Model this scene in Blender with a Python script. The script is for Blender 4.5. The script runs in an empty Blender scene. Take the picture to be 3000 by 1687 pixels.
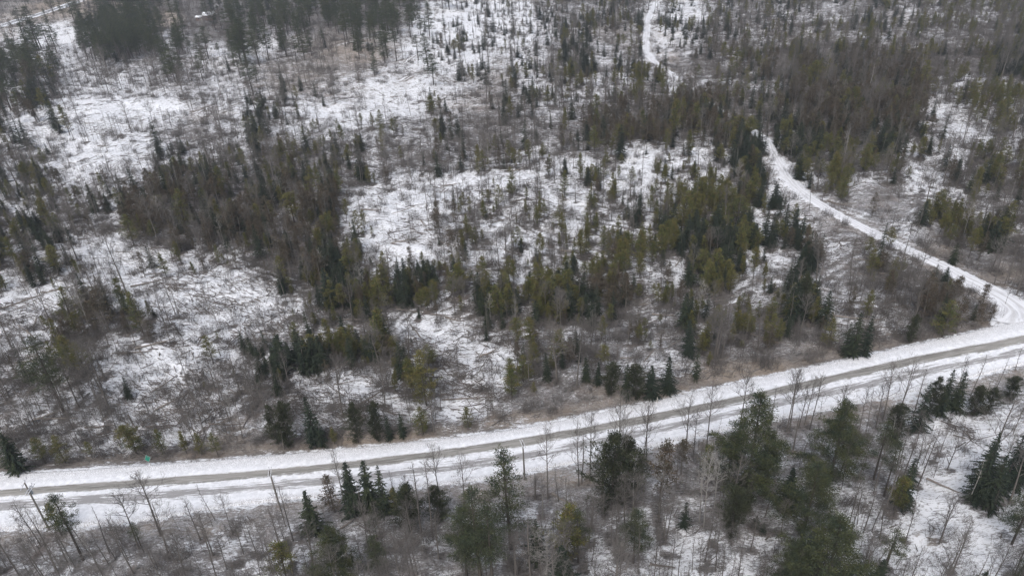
import bpy, math, random
import numpy as np
from mathutils import Matrix, Vector

random.seed(7); rng = np.random.default_rng(11)
scene = bpy.context.scene
C = scene.collection

# ------------------------------------------------------------------ camera
F, CX, CY, H = 2090.0, 1500.0, 843.5, 100.0      # focal length in photo pixels, camera height in metres
dn = Vector((200.0, -3640.0, -F)).normalized()    # where "down" points in the camera's own axes
Zc = -dn
fw = Vector((0, 0, -1)); Yc = (fw - Zc * fw.dot(Zc)).normalized(); Xc = Yc.cross(Zc)
R = np.array([list(Xc), list(Yc), list(Zc)])      # world = R @ cam
cam = bpy.data.objects.new('camera', bpy.data.cameras.new('camera')); C.objects.link(cam)
cam.matrix_world = Matrix.Translation((0, 0, H)) @ Matrix(R.tolist()).to_4x4()
cam.data.sensor_width = 36; cam.data.lens = F / 3000 * 36
cam.data.clip_start = 1; cam.data.clip_end = 20000
scene.camera = cam

# ------------------------------------------------------------------ sky, sun, exposure (overcast)
SUN_EL, SUN_AZ = math.radians(50), math.radians(200)
w = bpy.data.worlds.new('World'); scene.world = w; w.use_nodes = True
nt = w.node_tree; bg = nt.nodes['Background']
sky = nt.nodes.new('ShaderNodeTexSky'); sky.sky_type = 'NISHITA'; sky.sun_disc = False
sky.sun_elevation = SUN_EL; sky.sun_rotation = SUN_AZ
sky.air_density = 1.0; sky.dust_density = 4.0; sky.ozone_density = 1.0
hs = nt.nodes.new('ShaderNodeHueSaturation'); hs.inputs['Saturation'].default_value = 0.52
nt.links.new(sky.outputs[0], hs.inputs['Color']); nt.links.new(hs.outputs[0], bg.inputs[0])
bg.inputs[1].default_value = 0.12
sun = bpy.data.objects.new('sun', bpy.data.lights.new('sun', 'SUN')); C.objects.link(sun)
sun.data.energy = 0.5; sun.data.angle = math.radians(50); sun.data.color = (1, .985, .965)
sun.rotation_euler = (math.radians(90) - SUN_EL, 0, math.pi - SUN_AZ)
vs = scene.view_settings
vs.view_transform = 'Standard'; vs.look = 'None'; vs.exposure = 0.76; vs.gamma = 1; vs.use_curve_mapping = False

# ------------------------------------------------------------------ photo pixel <-> place
def place(px, py, z=0.0):
    px = np.asarray(px, float); py = np.asarray(py, float)
    d = np.stack([(px - CX), -(py - CY), np.full(np.broadcast(px, py).shape, -F)], -1) @ R.T
    t = (z - H) / np.minimum(d[..., 2], -1e-3)
    return np.stack([d[..., 0] * t, d[..., 1] * t], -1)
def pix(x, y, z=0.0):
    p = np.stack(np.broadcast_arrays(np.asarray(x, float), np.asarray(y, float), np.asarray(z, float) - H), -1) @ R
    dz = np.minimum(p[..., 2], -1e-3)
    return CX + F * p[..., 0] / -dz, CY - F * p[..., 1] / -dz, -dz
def height_for(bx, by, ty):
    g = place(bx, by); lo, hi = 0.5, 45
    for _ in range(30):
        m = (lo + hi) / 2
        if pix(g[0], g[1], m)[1] > ty: lo = m
        else: hi = m
    return lo

# ------------------------------------------------------------------ helpers
def tag(o, label=None, cat=None, group=None, kind=None):
    if label: o['label'] = label
    if cat: o['category'] = cat
    if group: o['group'] = group
    if kind: o['kind'] = kind
def mesh_from(name, V, Fc, mats, idx=None, smooth=False):
    me = bpy.data.meshes.new(name)
    V = np.asarray(V, np.float32); Fc = np.asarray(Fc, np.int32); n, k = Fc.shape
    me.vertices.add(len(V)); me.vertices.foreach_set('co', V.ravel())
    me.loops.add(n * k); me.loops.foreach_set('vertex_index', Fc.ravel())
    me.polygons.add(n); me.polygons.foreach_set('loop_start', np.arange(0, n * k, k, dtype=np.int32))
    if idx is not None: me.polygons.foreach_set('material_index', np.asarray(idx, np.int32))
    me.polygons.foreach_set('use_smooth', np.full(n, smooth))
    for m in (mats if isinstance(mats, list) else [mats]): me.materials.append(m)
    me.update(calc_edges=True); return me
def link(name, me, parent=None):
    o = bpy.data.objects.new(name, me); C.objects.link(o)
    if parent: o.parent = parent
    return o
def unit(v): return v / np.maximum(np.linalg.norm(v, axis=-1, keepdims=True), 1e-9)
class Geo:                                     # collects quads
    def __init__(s): s.V = []; s.F = []; s.n = 0
    def add(s, V, Fq): s.V.append(V); s.F.append(Fq + s.n); s.n += len(V)
    def tubes(s, P0, P1, r0, r1, k=4):
        P0 = np.atleast_2d(P0).astype(float); P1 = np.atleast_2d(P1).astype(float); n = len(P0)
        r0 = np.broadcast_to(np.asarray(r0, float), (n,)); r1 = np.broadcast_to(np.asarray(r1, float), (n,))
        d = unit(P1 - P0); ref = np.where(np.abs(d[:, 2:3]) > .9, [[1., 0, 0]], [[0., 0, 1]])
        u = unit(np.cross(d, ref)); v = np.cross(d, u)
        a = np.arange(k) / k * 2 * math.pi
        ring = np.cos(a)[None, :, None] * u[:, None] + np.sin(a)[None, :, None] * v[:, None]
        V = np.concatenate([P0[:, None] + ring * r0[:, None, None], P1[:, None] + ring * r1[:, None, None]], 1)
        i = np.arange(k); q = np.stack([i, (i + 1) % k, (i + 1) % k + k, i + k], 1)
        s.add(V.reshape(-1, 3), (q[None] + (np.arange(n) * 2 * k)[:, None, None]).reshape(-1, 4))
    def path(s, P, r, k=6):
        P = np.asarray(P, float); r = np.asarray(r, float); s.tubes(P[:-1], P[1:], r[:-1], r[1:], k)
    def sprays(s, Cc, D, S, L, W):             # rhombus leaves: base, side, tip, side
        D = unit(D); S = unit(S - D * np.sum(S * D, -1, keepdims=True)); L = L[:, None]; W = W[:, None]
        V = np.stack([Cc, Cc + D * L * .45 + S * W, Cc + D * L, Cc + D * L * .45 - S * W], 1)
        s.add(V.reshape(-1, 3), np.arange(len(Cc) * 4).reshape(-1, 4))
    def boxes(s, c, sz, rz=0.0):
        c = np.asarray(c, float); x, y, z = np.asarray(sz, float) / 2
        V = np.array([[i, j, k] for i in (-x, x) for j in (-y, y) for k in (-z, z)])
        ca, sa = math.cos(rz), math.sin(rz); V = V @ np.array([[ca, sa, 0], [-sa, ca, 0], [0, 0, 1]]) + c
        s.add(V, np.array([[0, 1, 3, 2], [4, 6, 7, 5], [0, 4, 5, 1], [2, 3, 7, 6], [0, 2, 6, 4], [1, 5, 7, 3]]))
    def mesh(s, name, mat, smooth=False): return mesh_from(name, np.concatenate(s.V), np.concatenate(s.F), mat, smooth=smooth)

# ------------------------------------------------------------------ materials
def new_mat(name, rough=.9):
    m = bpy.data.materials.new(name); m.use_nodes = True
    b = m.node_tree.nodes['Principled BSDF']; b.inputs['Roughness'].default_value = rough
    b.inputs['Specular IOR Level'].default_value = .2
    return m, m.node_tree, b
def N(t, typ, **kw):
    n = t.nodes.new(typ)
    for k, v in kw.items():
        if k in n.inputs.keys(): n.inputs[k].default_value = v
        else: setattr(n, k, v)
    return n
def mathn(t, op, a, b=None, c=None, clamp=False):
    n = t.nodes.new('ShaderNodeMath'); n.operation = op; n.use_clamp = clamp
    for i, x in enumerate((a, b, c)):
        if x is None: continue
        if isinstance(x, (int, float)): n.inputs[i].default_value = x
        else: t.links.new(x, n.inputs[i])
    return n.outputs[0]
def mixc(t, f, a, b):
    n = t.nodes.new('ShaderNodeMix'); n.data_type = 'RGBA'
    for s_, x in ((0, f), (6, a), (7, b)):
        if isinstance(x, (int, float)): n.inputs[s_].default_value = x
        elif isinstance(x, tuple): n.inputs[s_].default_value = (*x, 1)
        else: t.links.new(x, n.inputs[s_])
    return n.outputs[2]
def noise(t, vec, scale, detail=4, rough=.6, dist=0.0):
    n = N(t, 'ShaderNodeTexNoise'); n.inputs['Scale'].default_value = scale; n.inputs['Detail'].default_value = detail
    n.inputs['Roughness'].default_value = rough; n.inputs['Distortion'].default_value = dist
    t.links.new(vec, n.inputs['Vector']); return n.outputs[0]
def smooth(t, x, lo, hi):
    n = N(t, 'ShaderNodeMapRange'); n.interpolation_type = 'SMOOTHSTEP'
    n.inputs[1].default_value = lo; n.inputs[2].default_value = hi
    t.links.new(x, n.inputs[0]); return n.outputs[0]

def foliage(name, ca, cb, cc):                  # three real leaf colours mixed per tree and per clump
    m, t, b = new_mat(name, .8)
    oi = N(t, 'ShaderNodeObjectInfo'); tc = N(t, 'ShaderNodeTexCoord')
    geo = N(t, 'ShaderNodeNewGeometry')
    n1 = noise(t, tc.outputs['Object'], .9, 3, .7); n2 = noise(t, tc.outputs['Object'], 5, 2, .6)
    c1 = mixc(t, oi.outputs['Random'], ca, cb)
    c2 = mixc(t, smooth(t, n1, .42, .62), c1, cc)
    mu = mathn(t, 'MULTIPLY_ADD', n2, 1.8, .1)
    mu = mathn(t, 'MULTIPLY', mu, mathn(t, 'MULTIPLY_ADD', geo.outputs['Random Per Island'], 1.0, .5))
    mx = N(t, 'ShaderNodeVectorMath'); mx.operation = 'SCALE'
    t.links.new(c2, mx.inputs[0]); t.links.new(mu, mx.inputs[3]); t.links.new(mx.outputs[0], b.inputs['Base Color'])
    return m
def bark(name, ca, cb, scale=3.0, stretch=.25):
    m, t, b = new_mat(name, .95)
    tc = N(t, 'ShaderNodeTexCoord'); mp = N(t, 'ShaderNodeMapping'); mp.inputs['Scale'].default_value = (1, 1, stretch)
    t.links.new(tc.outputs['Object'], mp.inputs[0]); oi = N(t, 'ShaderNodeObjectInfo')
    n = noise(t, mp.outputs[0], scale, 4, .7)
    f = mathn(t, 'MULTIPLY_ADD', oi.outputs['Random'], .5, mathn(t, 'SUBTRACT', n, .25), clamp=True)
    t.links.new(mixc(t, f, ca, cb), b.inputs['Base Color']); return m
def plain(name, col, rough=.7, vary=.15, scale=4):
    m, t, b = new_mat(name, rough); tc = N(t, 'ShaderNodeTexCoord')
    n = noise(t, tc.outputs['Object'], scale, 4, .6)
    c = mixc(t, n, tuple(x * (1 - vary) for x in col), tuple(min(1, x * (1 + vary)) for x in col))
    t.links.new(c, b.inputs['Base Color']); return m

M = {
 'spruce': foliage('spruce_needles', (.028, .038, .025), (.044, .054, .027), (.020, .030, .023)),
 'cedar': foliage('cedar_foliage', (.112, .112, .034), (.068, .088, .030), (.130, .108, .038)),
 'brown': foliage('winter_brown_foliage', (.095, .068, .046), (.080, .064, .044), (.066, .060, .040)),
 'pine': foliage('pine_needles', (.052, .062, .030), (.070, .075, .030), (.036, .050, .032)),
 'hemlock': foliage('hemlock_needles', (.027, .035, .022), (.036, .042, .024), (.052, .057, .030)),
 'bark': bark('grey_bark', (.075, .066, .060), (.17, .155, .14)),
 'dark_bark': bark('dark_bark', (.040, .034, .030), (.10, .088, .078)),
 'pale_bark': bark('pale_bark', (.15, .142, .132), (.36, .345, .325)),
 'twig': bark('twig_bark', (.078, .071, .066), (.165, .152, .142)),
 'log': bark('weathered_log', (.10, .085, .075), (.30, .27, .24), 2.0, 1),
 'pole': bark('pole_wood', (.13, .12, .105), (.22, .20, .18), 6, .1),
 'snow': plain('snow', (.80, .82, .86), .6, .05, 2),
}

# ------------------------------------------------------------------ what covers the land (cells of 75 x 70.3 photo pixels)
K = [
"ppppppppppppppppppssssssssscssssssssccc c".replace(' ', '')[:40],
"ppppppppppppppppsssssssscsssbsccccccccccc"[:40],
"pppppppppppppppppsssssssssssbbbcsbbbbbcsc"[:40],
"pssssssssssssssssssssscscccbbsscbbbbcccc"[:40],
"bssssssssssssssssbsbbbbbbbbbbbsbsbbsscccc"[:40],
"ssssssssssssccccssbbbbbbbbbbbsssbbbsscccc"[:40],
"bsssssssbbbbssbbsbccccsccccssscsscbcbbcb"[:40],
"ssbsbbsbbcsbbbcbcccccccccccccccscccccbcb"[:40],
"sssbsbbbsbsbbbsbcccccccsscccccs.bbbccccc"[:40],
"sssbbbbbbbbbcccccbcccccccccsssss..bbcccs"[:40],
"cbsbsbcccbcsssssbbccccccccscss.ss.bccsbb"[:40],
"csbbcccccbbssscsscccccscccccccssccccccbb"[:40],
"cccbbccbbbccccccccssccssbcccccccbbbccbbb"[:40],
"ccccbbccbcscscccssssssscbcsscccccbbsbbss"[:40],
"ppcbccccccsssscsscscccccccsccccbcssssssb"[:40],
"bppcccccccsbccccccccssssssscccbbcccssscc"[:40],
]
D = [
"0323885146"+"7888875243"+"2436735442"+"5524754545",
"0308996336"+"6654621364"+"3355406464"+"5553444455",
"5500402324"+"0000305250"+"5676460456"+"7788887476",
"4700100000"+"1320010002"+"5564774356"+"6678875665",
"6760000004"+"7100000315"+"3255855466"+"6777667666",
"5022242003"+"5345532524"+"4557876557"+"6777556034",
"5512206334"+"6675443345"+"3464564068"+"5677645575",
"5645237788"+"7786731312"+"3476767678"+"6584450366",
"4535578888"+"7565320565"+"3315566767"+"6001300423",
"5465477778"+"7663500543"+"3265558875"+"6300306671",
"6650046345"+"6787504435"+"4755666683"+"6600400532",
"3522010143"+"3588746655"+"3556443674"+"3200536400",
"0006352000"+"2567856367"+"6886656542"+"6831203450",
"0436450000"+"0044640066"+"2065646554"+"6740046760",
"0041000052"+"6775660002"+"6442350423"+"0436010000",
"3000330062"+"5420368004"+"0766766400"+"0000002200",
]
B = [
"4445225764"+"3333445544"+"4545443456"+"5455345455",
"3223224675"+"5665453334"+"4564432344"+"5555455666",
"6556666654"+"3554443323"+"3444434654"+"4666666545",
"6575556444"+"4554322244"+"3444444664"+"5655556545",
"5532333565"+"3533323467"+"7665688777"+"5667664455",
"3343454456"+"5544566788"+"6764456665"+"5665664455",
"6653455677"+"5556787765"+"6544443354"+"4555656545",
"6654556674"+"5767555544"+"4433333344"+"4445643556",
"5576567666"+"6655453554"+"4324343354"+"3221333455",
"5666666665"+"6644322464"+"3235444433"+"3222333545",
"5664444445"+"5444322454"+"3433444434"+"2223534345",
"5543433233"+"5544443333"+"3433443334"+"2245644544",
"2356543222"+"3344334443"+"4444545565"+"4434455662",
"3345654333"+"3335543445"+"5655545565"+"4554456652",
"4354534434"+"4454343334"+"5656544576"+"5544421000",
"4444445455"+"5544444445"+"5444334464"+"2222333322",
"5555434566"+"6666554334"+"4320000000"+"0000000000",
"5555444566"+"6556545224"+"2000000000"+"4334554334",
"5566534565"+"4444332000"+"0000000233"+"3335565444",
"3333222222"+"2220000000"+"0003333333"+"3336654344",
"0000000023"+"3333333333"+"4444444444"+"3335544333",
"5544423453"+"4444444444"+"4555555554"+"3345543334",
"6655555555"+"5544555554"+"4555665444"+"3344554446",
"6666555554"+"5555555444"+"5555666555"+"3345555445",
]
S = [
"3122221232"+"1111225897"+"9666597865"+"7686577676",
"5894115322"+"5433457888"+"8865589657"+"6667766554",
"5765444567"+"5544468885"+"7656784564"+"3222222644",
"6566664466"+"5456777764"+"6557547544"+"4222225755",
"8799987657"+"5776665543"+"4554333323"+"3222266666",
"9998774356"+"5666555533"+"4332224523"+"6222544876",
"7878787555"+"3334443444"+"6644566953"+"8643486646",
"7779975444"+"2234668777"+"7877887755"+"8837588653",
"7876743322"+"3535888757"+"7888765555"+"7643344565",
"6755533432"+"4336899757"+"7675467546"+"8634564444",
"5558876765"+"3334788667"+"7576556438"+"6784442233",
"6888888877"+"3333675665"+"7666557556"+"5443333532",
"8876778899"+"6653345654"+"4334453446"+"3454433339",
"9865457766"+"6554467655"+"4453334434"+"3255543338",
"7765677666"+"5444568778"+"5433363334"+"2232223589",
"5667667655"+"6578676675"+"4355455311"+"1111111112",
"5655678864"+"4455555664"+"3222222222"+"2222286655",
"4446567643"+"3344333553"+"3222222222"+"2223336776",
"3334443222"+"2222111344"+"4444444443"+"3333357775",
"3333333333"+"3333333333"+"3333333332"+"3344377864",
"3333333333"+"3333333333"+"3332333223"+"3345567745",
"3333344444"+"3333332333"+"3433455423"+"4346678866",
"3444334455"+"4434335433"+"4444566645"+"4456668975",
"4454333355"+"4545334433"+"3465467766"+"4456557875",
]
def num(rows): return np.array([[int(c) for c in r] for r in rows], float)
GB, GS = num(B), num(S)
GD = np.zeros((24, 40)); GD[:16] = num(D)
GK = [list(r.ljust(40, '.')) for r in K] + [['c'] * 40 for _ in range(8)]
CW, CH = 75.0, 70.3
def sample(G, px, py):                          # bilinear lookup
    x = np.clip(px / CW - .5, 0, 38.999); y = np.clip(py / CH - .5, 0, 22.999)
    i = x.astype(int); j = y.astype(int); fx = x - i; fy = y - j
    return (G[j, i] * (1 - fx) + G[j, i + 1] * fx) * (1 - fy) + (G[j + 1, i] * (1 - fx) + G[j + 1, i + 1] * fx) * fy

OPEN = [(150, 95, 95, 35), (120, 350, 130, 34), (310, 325, 140, 45), (480, 320, 80, 30), (400, 440, 90, 45), (250, 480, 120, 60), (70, 870, 110, 70), (250, 720, 170, 40), (500, 850, 170, 70), (640, 850, 160, 60), (430, 760, 130, 45), (760, 900, 120, 50),
 (1120, 640, 120, 90), (1150, 560, 70, 60), (1200, 700, 60, 60), (1320, 545, 90, 40), (1500, 540, 110, 30), (1640, 580, 110, 30), (1870, 460, 70, 50), (1860, 500, 60, 40), (1680, 480, 90, 35), (2225, 650, 45, 80), (2330, 610, 50, 40), (2800, 365, 60, 45), (2720, 490, 80, 40), (2860, 220, 30, 50),
 (2620, 590, 150, 55), (2480, 690, 110, 60), (2420, 790, 120, 50), (1260, 950, 150, 45), (1330, 1000, 140, 50), (1450, 1060, 70, 90), (1700, 980, 110, 35), (950, 1110, 150, 40), (1000, 1150, 120, 30), (480, 1130, 110, 60), (560, 1050, 140, 50), (1380, 1180, 60, 40),
 (2760, 1490, 120, 100), (2850, 1300, 110, 60), (2700, 1620, 140, 60), (2930, 1600, 80, 70), (1300, 70, 120, 40), (1230, 150, 60, 40), (1590, 110, 40, 70), (1180, 290, 140, 50), (1010, 340, 120, 40), (700, 140, 160, 30), (1980, 130, 70, 60), (1760, 150, 60, 40), (2010, 30, 70, 30), (2450, 40, 60, 30), (2640, 80, 60, 30),
 (1760, 1270, 200, 20), (1990, 1080, 70, 50), (2850, 760, 110, 60), (2700, 740, 60, 25), (1600, 1230, 150, 25), (1850, 1080, 60, 30)]
CLUMPS = [(80, 100, 60, 40, 'pine', 4), (70, 190, 90, 40, 'pine', 9), (110, 270, 50, 50, 'spruce', 14), (60, 310, 70, 30, 'brown', 16), (530, 600, 190, 85, 'brown', 50), (400, 560, 90, 50, 'spruce', 18), (700, 560, 130, 110, 'spruce', 42), (880, 470, 130, 70, 'cedar', 34), (870, 620, 120, 90, 'brown', 44),
 (1000, 720, 70, 70, 'cedar', 20), (900, 760, 90, 50, 'brown', 24), (990, 810, 60, 60, 'spruce', 22), (1080, 860, 70, 50, 'cedar', 22), (780, 1030, 50, 45, 'spruce', 13), (900, 1020, 60, 35, 'spruce', 15), (1040, 1020, 110, 32, 'cedar', 20), (1120, 1000, 50, 30, 'spruce', 8), (1210, 810, 60, 50, 'spruce', 16), (1330, 790, 80, 40, 'cedar', 14),
 (1660, 850, 90, 45, 'spruce', 34), (1600, 830, 60, 40, 'cedar', 16), (1450, 870, 60, 50, 'spruce', 18), (1790, 840, 60, 45, 'brown', 13), (1780, 740, 100, 45, 'cedar', 20), (2060, 710, 80, 60, 'spruce', 44), (2150, 660, 70, 60, 'spruce', 34), (2080, 780, 80, 35, 'cedar', 18), (2000, 620, 90, 60, 'cedar', 26), (2120, 560, 90, 60, 'cedar', 34),
 (2210, 500, 50, 70, 'spruce', 34), (2290, 560, 30, 30, 'spruce', 14), (2180, 420, 80, 70, 'spruce', 44), (2060, 330, 90, 60, 'brown', 40), (1870, 350, 170, 60, 'brown', 62), (2320, 680, 55, 35, 'spruce', 16), (2360, 740, 45, 35, 'spruce', 14), (2330, 880, 60, 40, 'spruce', 13), (2420, 440, 120, 70, 'cedar', 40), (2330, 380, 80, 70, 'spruce', 44),
 (2520, 240, 210, 90, 'brown', 150), (2420, 320, 150, 60, 'brown', 60), (2620, 330, 90, 60, 'brown', 40), (2650, 400, 110, 40, 'spruce', 26), (2940, 170, 70, 50, 'spruce', 34), (2930, 300, 70, 60, 'cedar', 30), (2760, 620, 60, 30, 'cedar', 12), (2920, 640, 40, 40, 'spruce', 10), (1700, 110, 50, 70, 'spruce', 34), (1690, 170, 60, 40, 'spruce', 22),
 (1860, 190, 50, 30, 'spruce', 16), (1890, 215, 45, 25, 'cedar', 16), (1970, 60, 30, 50, 'spruce', 18), (2060, 100, 60, 60, 'spruce', 20), (1800, 60, 50, 50, 'brown', 16), (1640, 60, 60, 40, 'spruce', 16), (1310, 110, 50, 60, 'spruce', 22), (1550, 60, 40, 40, 'spruce', 10), (2200, 150, 60, 60, 'cedar', 20), (760, 340, 50, 45, 'spruce', 16), (500, 460, 60, 70, 'spruce', 13),
 (1280, 300, 30, 25, 'spruce', 6), (1530, 290, 60, 40, 'spruce', 13), (2870, 900, 60, 25, 'brown', 8), (2770, 900, 60, 40, 'brown', 10), (400, 1290, 40, 25, 'cedar', 4), (850, 1270, 50, 30, 'cedar', 4), (1080, 1260, 70, 20, 'cedar', 5), (1530, 1120, 60, 50, 'cedar', 5), (1650, 1060, 50, 30, 'cedar', 5), (250, 950, 70, 50, 'brown', 7), (30, 640, 60, 80, 'cedar', 16), (130, 650, 50, 60, 'spruce', 14),
 (2035, 285, 60, 22, 'brown', 34), (2100, 335, 60, 25, 'spruce', 34), (2150, 375, 50, 25, 'cedar', 26), (2190, 405, 36, 22, 'spruce', 18)]
# ------------------------------------------------------------------ roads
RX = [(-700, 1425, 1480, 1503, 1528, 1690), (-300, 1405, 1452, 1475, 1497, 1590), (0, 1392, 1433, 1453, 1478, 1545), (400, 1367, 1403, 1425, 1452, 1520), (750, 1340, 1377, 1397, 1428, 1465),
      (1130, 1305, 1337, 1359, 1392, 1432), (1500, 1260, 1286, 1309, 1343, 1385), (1890, 1182, 1215, 1238, 1266, 1306), (2250, 1103, 1140, 1162, 1190, 1227),
      (2650, 1018, 1050, 1072, 1102, 1147), (3000, 940, 981, 1004, 1030, 1062), (3400, 862, 893, 915, 940, 972), (4000, 760, 790, 808, 830, 860)]
road_edges = [np.array([place(r[0], r[k]) for r in RX]) for k in range(1, 6)]
road_mid = (road_edges[0] + road_edges[4]) / 2
side_px = [(1990, -75, 2.6), (1955, -30, 2.6), (1927, 0, 2.6), (1912, 25, 2.7), (1899, 60, 2.8), (1894, 100, 2.8), (1893, 150, 2.7), (1915, 178, 2.4), (1950, 205, 2.4), (1990, 235, 2.4), (2060, 290, 2.4), (2140, 345, 2.4), (2237, 403, 2.4),
           (2262, 445, 2.4), (2292, 495, 2.4), (2325, 540, 2.4), (2362, 572, 2.4), (2410, 602, 2.4), (2467, 634, 2.4), (2572, 688, 2.5), (2638, 721, 2.6), (2700, 748, 2.7), (2754, 773, 2.8), (2832, 815, 3.2), (2900, 850, 3.6), (2952, 880, 4.4), (2990, 915, 5.5), (2995, 955, 8.0)]
side_c = np.array([place(a, b) for a, b, _ in side_px]); side_w = np.array([c for *_, c in side_px]) * np.where(np.array([p[1] for p in side_px]) > 800, .82, .66)
hw_px = [(-500, 215), (0, 76), (52, 60), (120, 41), (190, 17), (241, 0), (420, -52), (700, -120)]
hw_c = np.array([place(a, b) for a, b in hw_px])
def seg_dist(P, L, W=None):                     # distance to a polyline, minus its half width
    best = np.full(len(P), 1e9)
    for i in range(len(L) - 1):
        a, b = L[i], L[i + 1]; ab = b - a
        t = np.clip(((P - a) @ ab) / (ab @ ab), 0, 1)
        d = np.linalg.norm(P - (a + t[:, None] * ab), axis=1)
        if W is not None: d = d - (W[i] * (1 - t) + W[i + 1] * t)
        best = np.minimum(best, d)
    return best
road_hw = np.linalg.norm(road_edges[0] - road_edges[4], axis=1) / 2
# perpendicular half width of the carriageway
_t = np.gradient(road_mid, axis=0); _t /= np.linalg.norm(_t, axis=1, keepdims=True)
_a = road_edges[0] - road_edges[4]; road_pw = np.abs(_a[:, 0] * _t[:, 1] - _a[:, 1] * _t[:, 0]) / 2
def d_main(P): return seg_dist(P, road_mid, road_pw)
def d_side(P): return seg_dist(P, side_c, side_w)
def d_hw(P): return seg_dist(P, hw_c, np.full(len(hw_c), 6.0))
def near_side(P):                               # True on the camera's side of the main road
    return P[:, 1] < np.interp(P[:, 0], road_mid[:, 0], road_mid[:, 1])

# ------------------------------------------------------------------ ground relief
_ph = rng.uniform(0, 6.28, (14, 2)); _fr = np.array([1 / 95, 1 / 70, 1 / 41, 1 / 33, 1 / 23, 1 / 17, 1 / 13, 1 / 9.5, 1 / 8, 1 / 6.5, 1 / 5.2, 1 / 4.4, 1 / 3.7, 1 / 3.1]) * 6.28
_an = rng.uniform(0, 6.28, 14); _am = np.array([.9, .6, .35, .3, .2, .17, .15, .11, .10, .09, .08, .07, .06, .05])
def relief(x, y):
    z = np.zeros_like(x)
    for k in range(14):
        z += _am[k] * np.sin((x * math.cos(_an[k]) + y * math.sin(_an[k])) * _fr[k] + _ph[k, 0] + 1.3 * np.sin(x * _fr[k] * .37 + _ph[k, 1]))
    return z - .55
def ground_z(x, y):
    x = np.asarray(x, float); y = np.asarray(y, float); sh = x.shape
    P = np.stack([x.ravel(), y.ravel()], 1)
    d = np.minimum(np.minimum(d_main(P), d_side(P)), d_hw(P))
    f = np.clip((d - .5) / 6, 0, 1); f = f * f * (3 - 2 * f)
    z = relief(P[:, 0], P[:, 1])
    dip = np.exp(-((d - 2.2) / 1.4) ** 2) * .35
    return (np.minimum(z, 1.5) * f - .25 * (d < .6) - dip * (d >= .6)).reshape(sh)

def axis(lo, hi, s0, far):
    a = [0.0]
    while a[-1] < hi: a.append(a[-1] + max(s0, s0 * (a[-1] / far)))
    return np.array(a)
ys = [20.0]
while ys[-1] < 900: ys.append(ys[-1] + max(.8, ys[-1] * .0042))
ys = np.array([-4000, -1500, -600, -250, -100, -40, -10, 5] + ys + [1000, 1200, 1600, 2400, 4000, 9000])
xh = [0.0]
while xh[-1] < 520: xh.append(xh[-1] + max(.9, xh[-1] * .006))
xh += [560, 640, 800, 1200, 2000, 4000, 9000]
xs = np.array([-v for v in xh[:0:-1]] + xh)
XX, YY = np.meshgrid(xs, ys); ZZ = ground_z(XX, YY)
nx, ny = len(xs), len(ys)
gi = np.arange(nx * ny).reshape(ny, nx)
quads = np.stack([gi[:-1, :-1], gi[:-1, 1:], gi[1:, 1:], gi[1:, :-1]], -1).reshape(-1, 4)
gm, t, b = new_mat('clearcut_ground', .85)
gme = mesh_from('ground', np.stack([XX, YY, ZZ], -1).reshape(-1, 3), quads, gm, smooth=True)
ground = link('ground', gme); tag(ground, kind='structure')
# cover attribute: r = snow, g = warm dead grass, b = light dusting
GP = np.stack([XX.ravel(), YY.ravel()], 1)
gx, gy, gd = pix(GP[:, 0], GP[:, 1], 0.0)
gy = np.where(GP[:, 1] < 5, 1650, gy); gx = np.where(GP[:, 1] < 5, 1500, gx)
snow_a = np.clip(sample(GS, gx, gy) / 9.0, 0, 1)
warm = np.zeros(len(GP)); dust = np.full(len(GP), .45)
for (ex, ey, rx, ry, a) in [(1060, 150, 150, 40, .8), (700, 170, 200, 30, .5), (620, 330, 90, 25, .7), (1000, 320, 90, 25, .6), (1350, 290, 130, 40, .6), (1200, 250, 300, 70, .35),
        (850, 240, 250, 60, .35), (1960, 110, 70, 30, 1), (1900, 135, 100, 22, .6), (1950, 165, 40, 25, .8), (480, 55, 60, 25, 1), (250, 20, 220, 40, 1), (80, 95, 120, 20, 1), (150, 100, 120, 30, .6), (120, 60, 200, 40, .7),
        (2150, 1085, 230, 40, 1), (1900, 1150, 200, 30, .7), (2480, 1010, 160, 25, .6), (1150, 1290, 250, 25, .9), (1500, 1225, 180, 30, .8), (900, 1310, 100, 18, .5), (560, 1330, 120, 25, .6), (660, 1260, 90, 50, .6),
        (2715, 1570, 45, 30, 1), (2950, 800, 60, 50, .7), (2760, 720, 80, 30, .5), (2400, 640, 60, 30, .5), (2660, 40, 60, 20, .4), (540, 1545, 160, 30, .7), (1690, 1400, 170, 30, .9), (2000, 1300, 160, 30, .8),
        (1350, 1440, 120, 20, .6), (2650, 1165, 120, 25, .8), (30, 1560, 120, 20, .5), (2330, 90, 120, 30, .3), (1740, 100, 150, 30, .2)]:
    q = ((gx - ex) / rx) ** 2 + ((gy - ey) / ry) ** 2
    warm = np.maximum(warm, a * np.clip(1.35 - q, 0, 1))
for (ex, ey, rx, ry, a) in [(2500, 660, 380, 110, 1), (2750, 700, 300, 120, .9), (2450, 850, 300, 120, .9), (2000, 1000, 400, 120, .7), (1750, 1150, 250, 70, .7), (1700, 1550, 700, 120, .75), (1300, 1560, 350, 130, .7),
        (1650, 700, 180, 40, .8), (1950, 870, 200, 60, .7), (2400, 1450, 300, 150, .6), (500, 1250, 450, 80, .6), (2300, 760, 150, 100, .9), (1000, 870, 120, 50, .5), (350, 560, 350, 200, .3), (300, 1620, 400, 80, .5)]:
    q = ((gx - ex) / rx) ** 2 + ((gy - ey) / ry) ** 2
    dust = np.maximum(dust, a * np.clip(1.4 - q, 0, 1))
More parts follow.
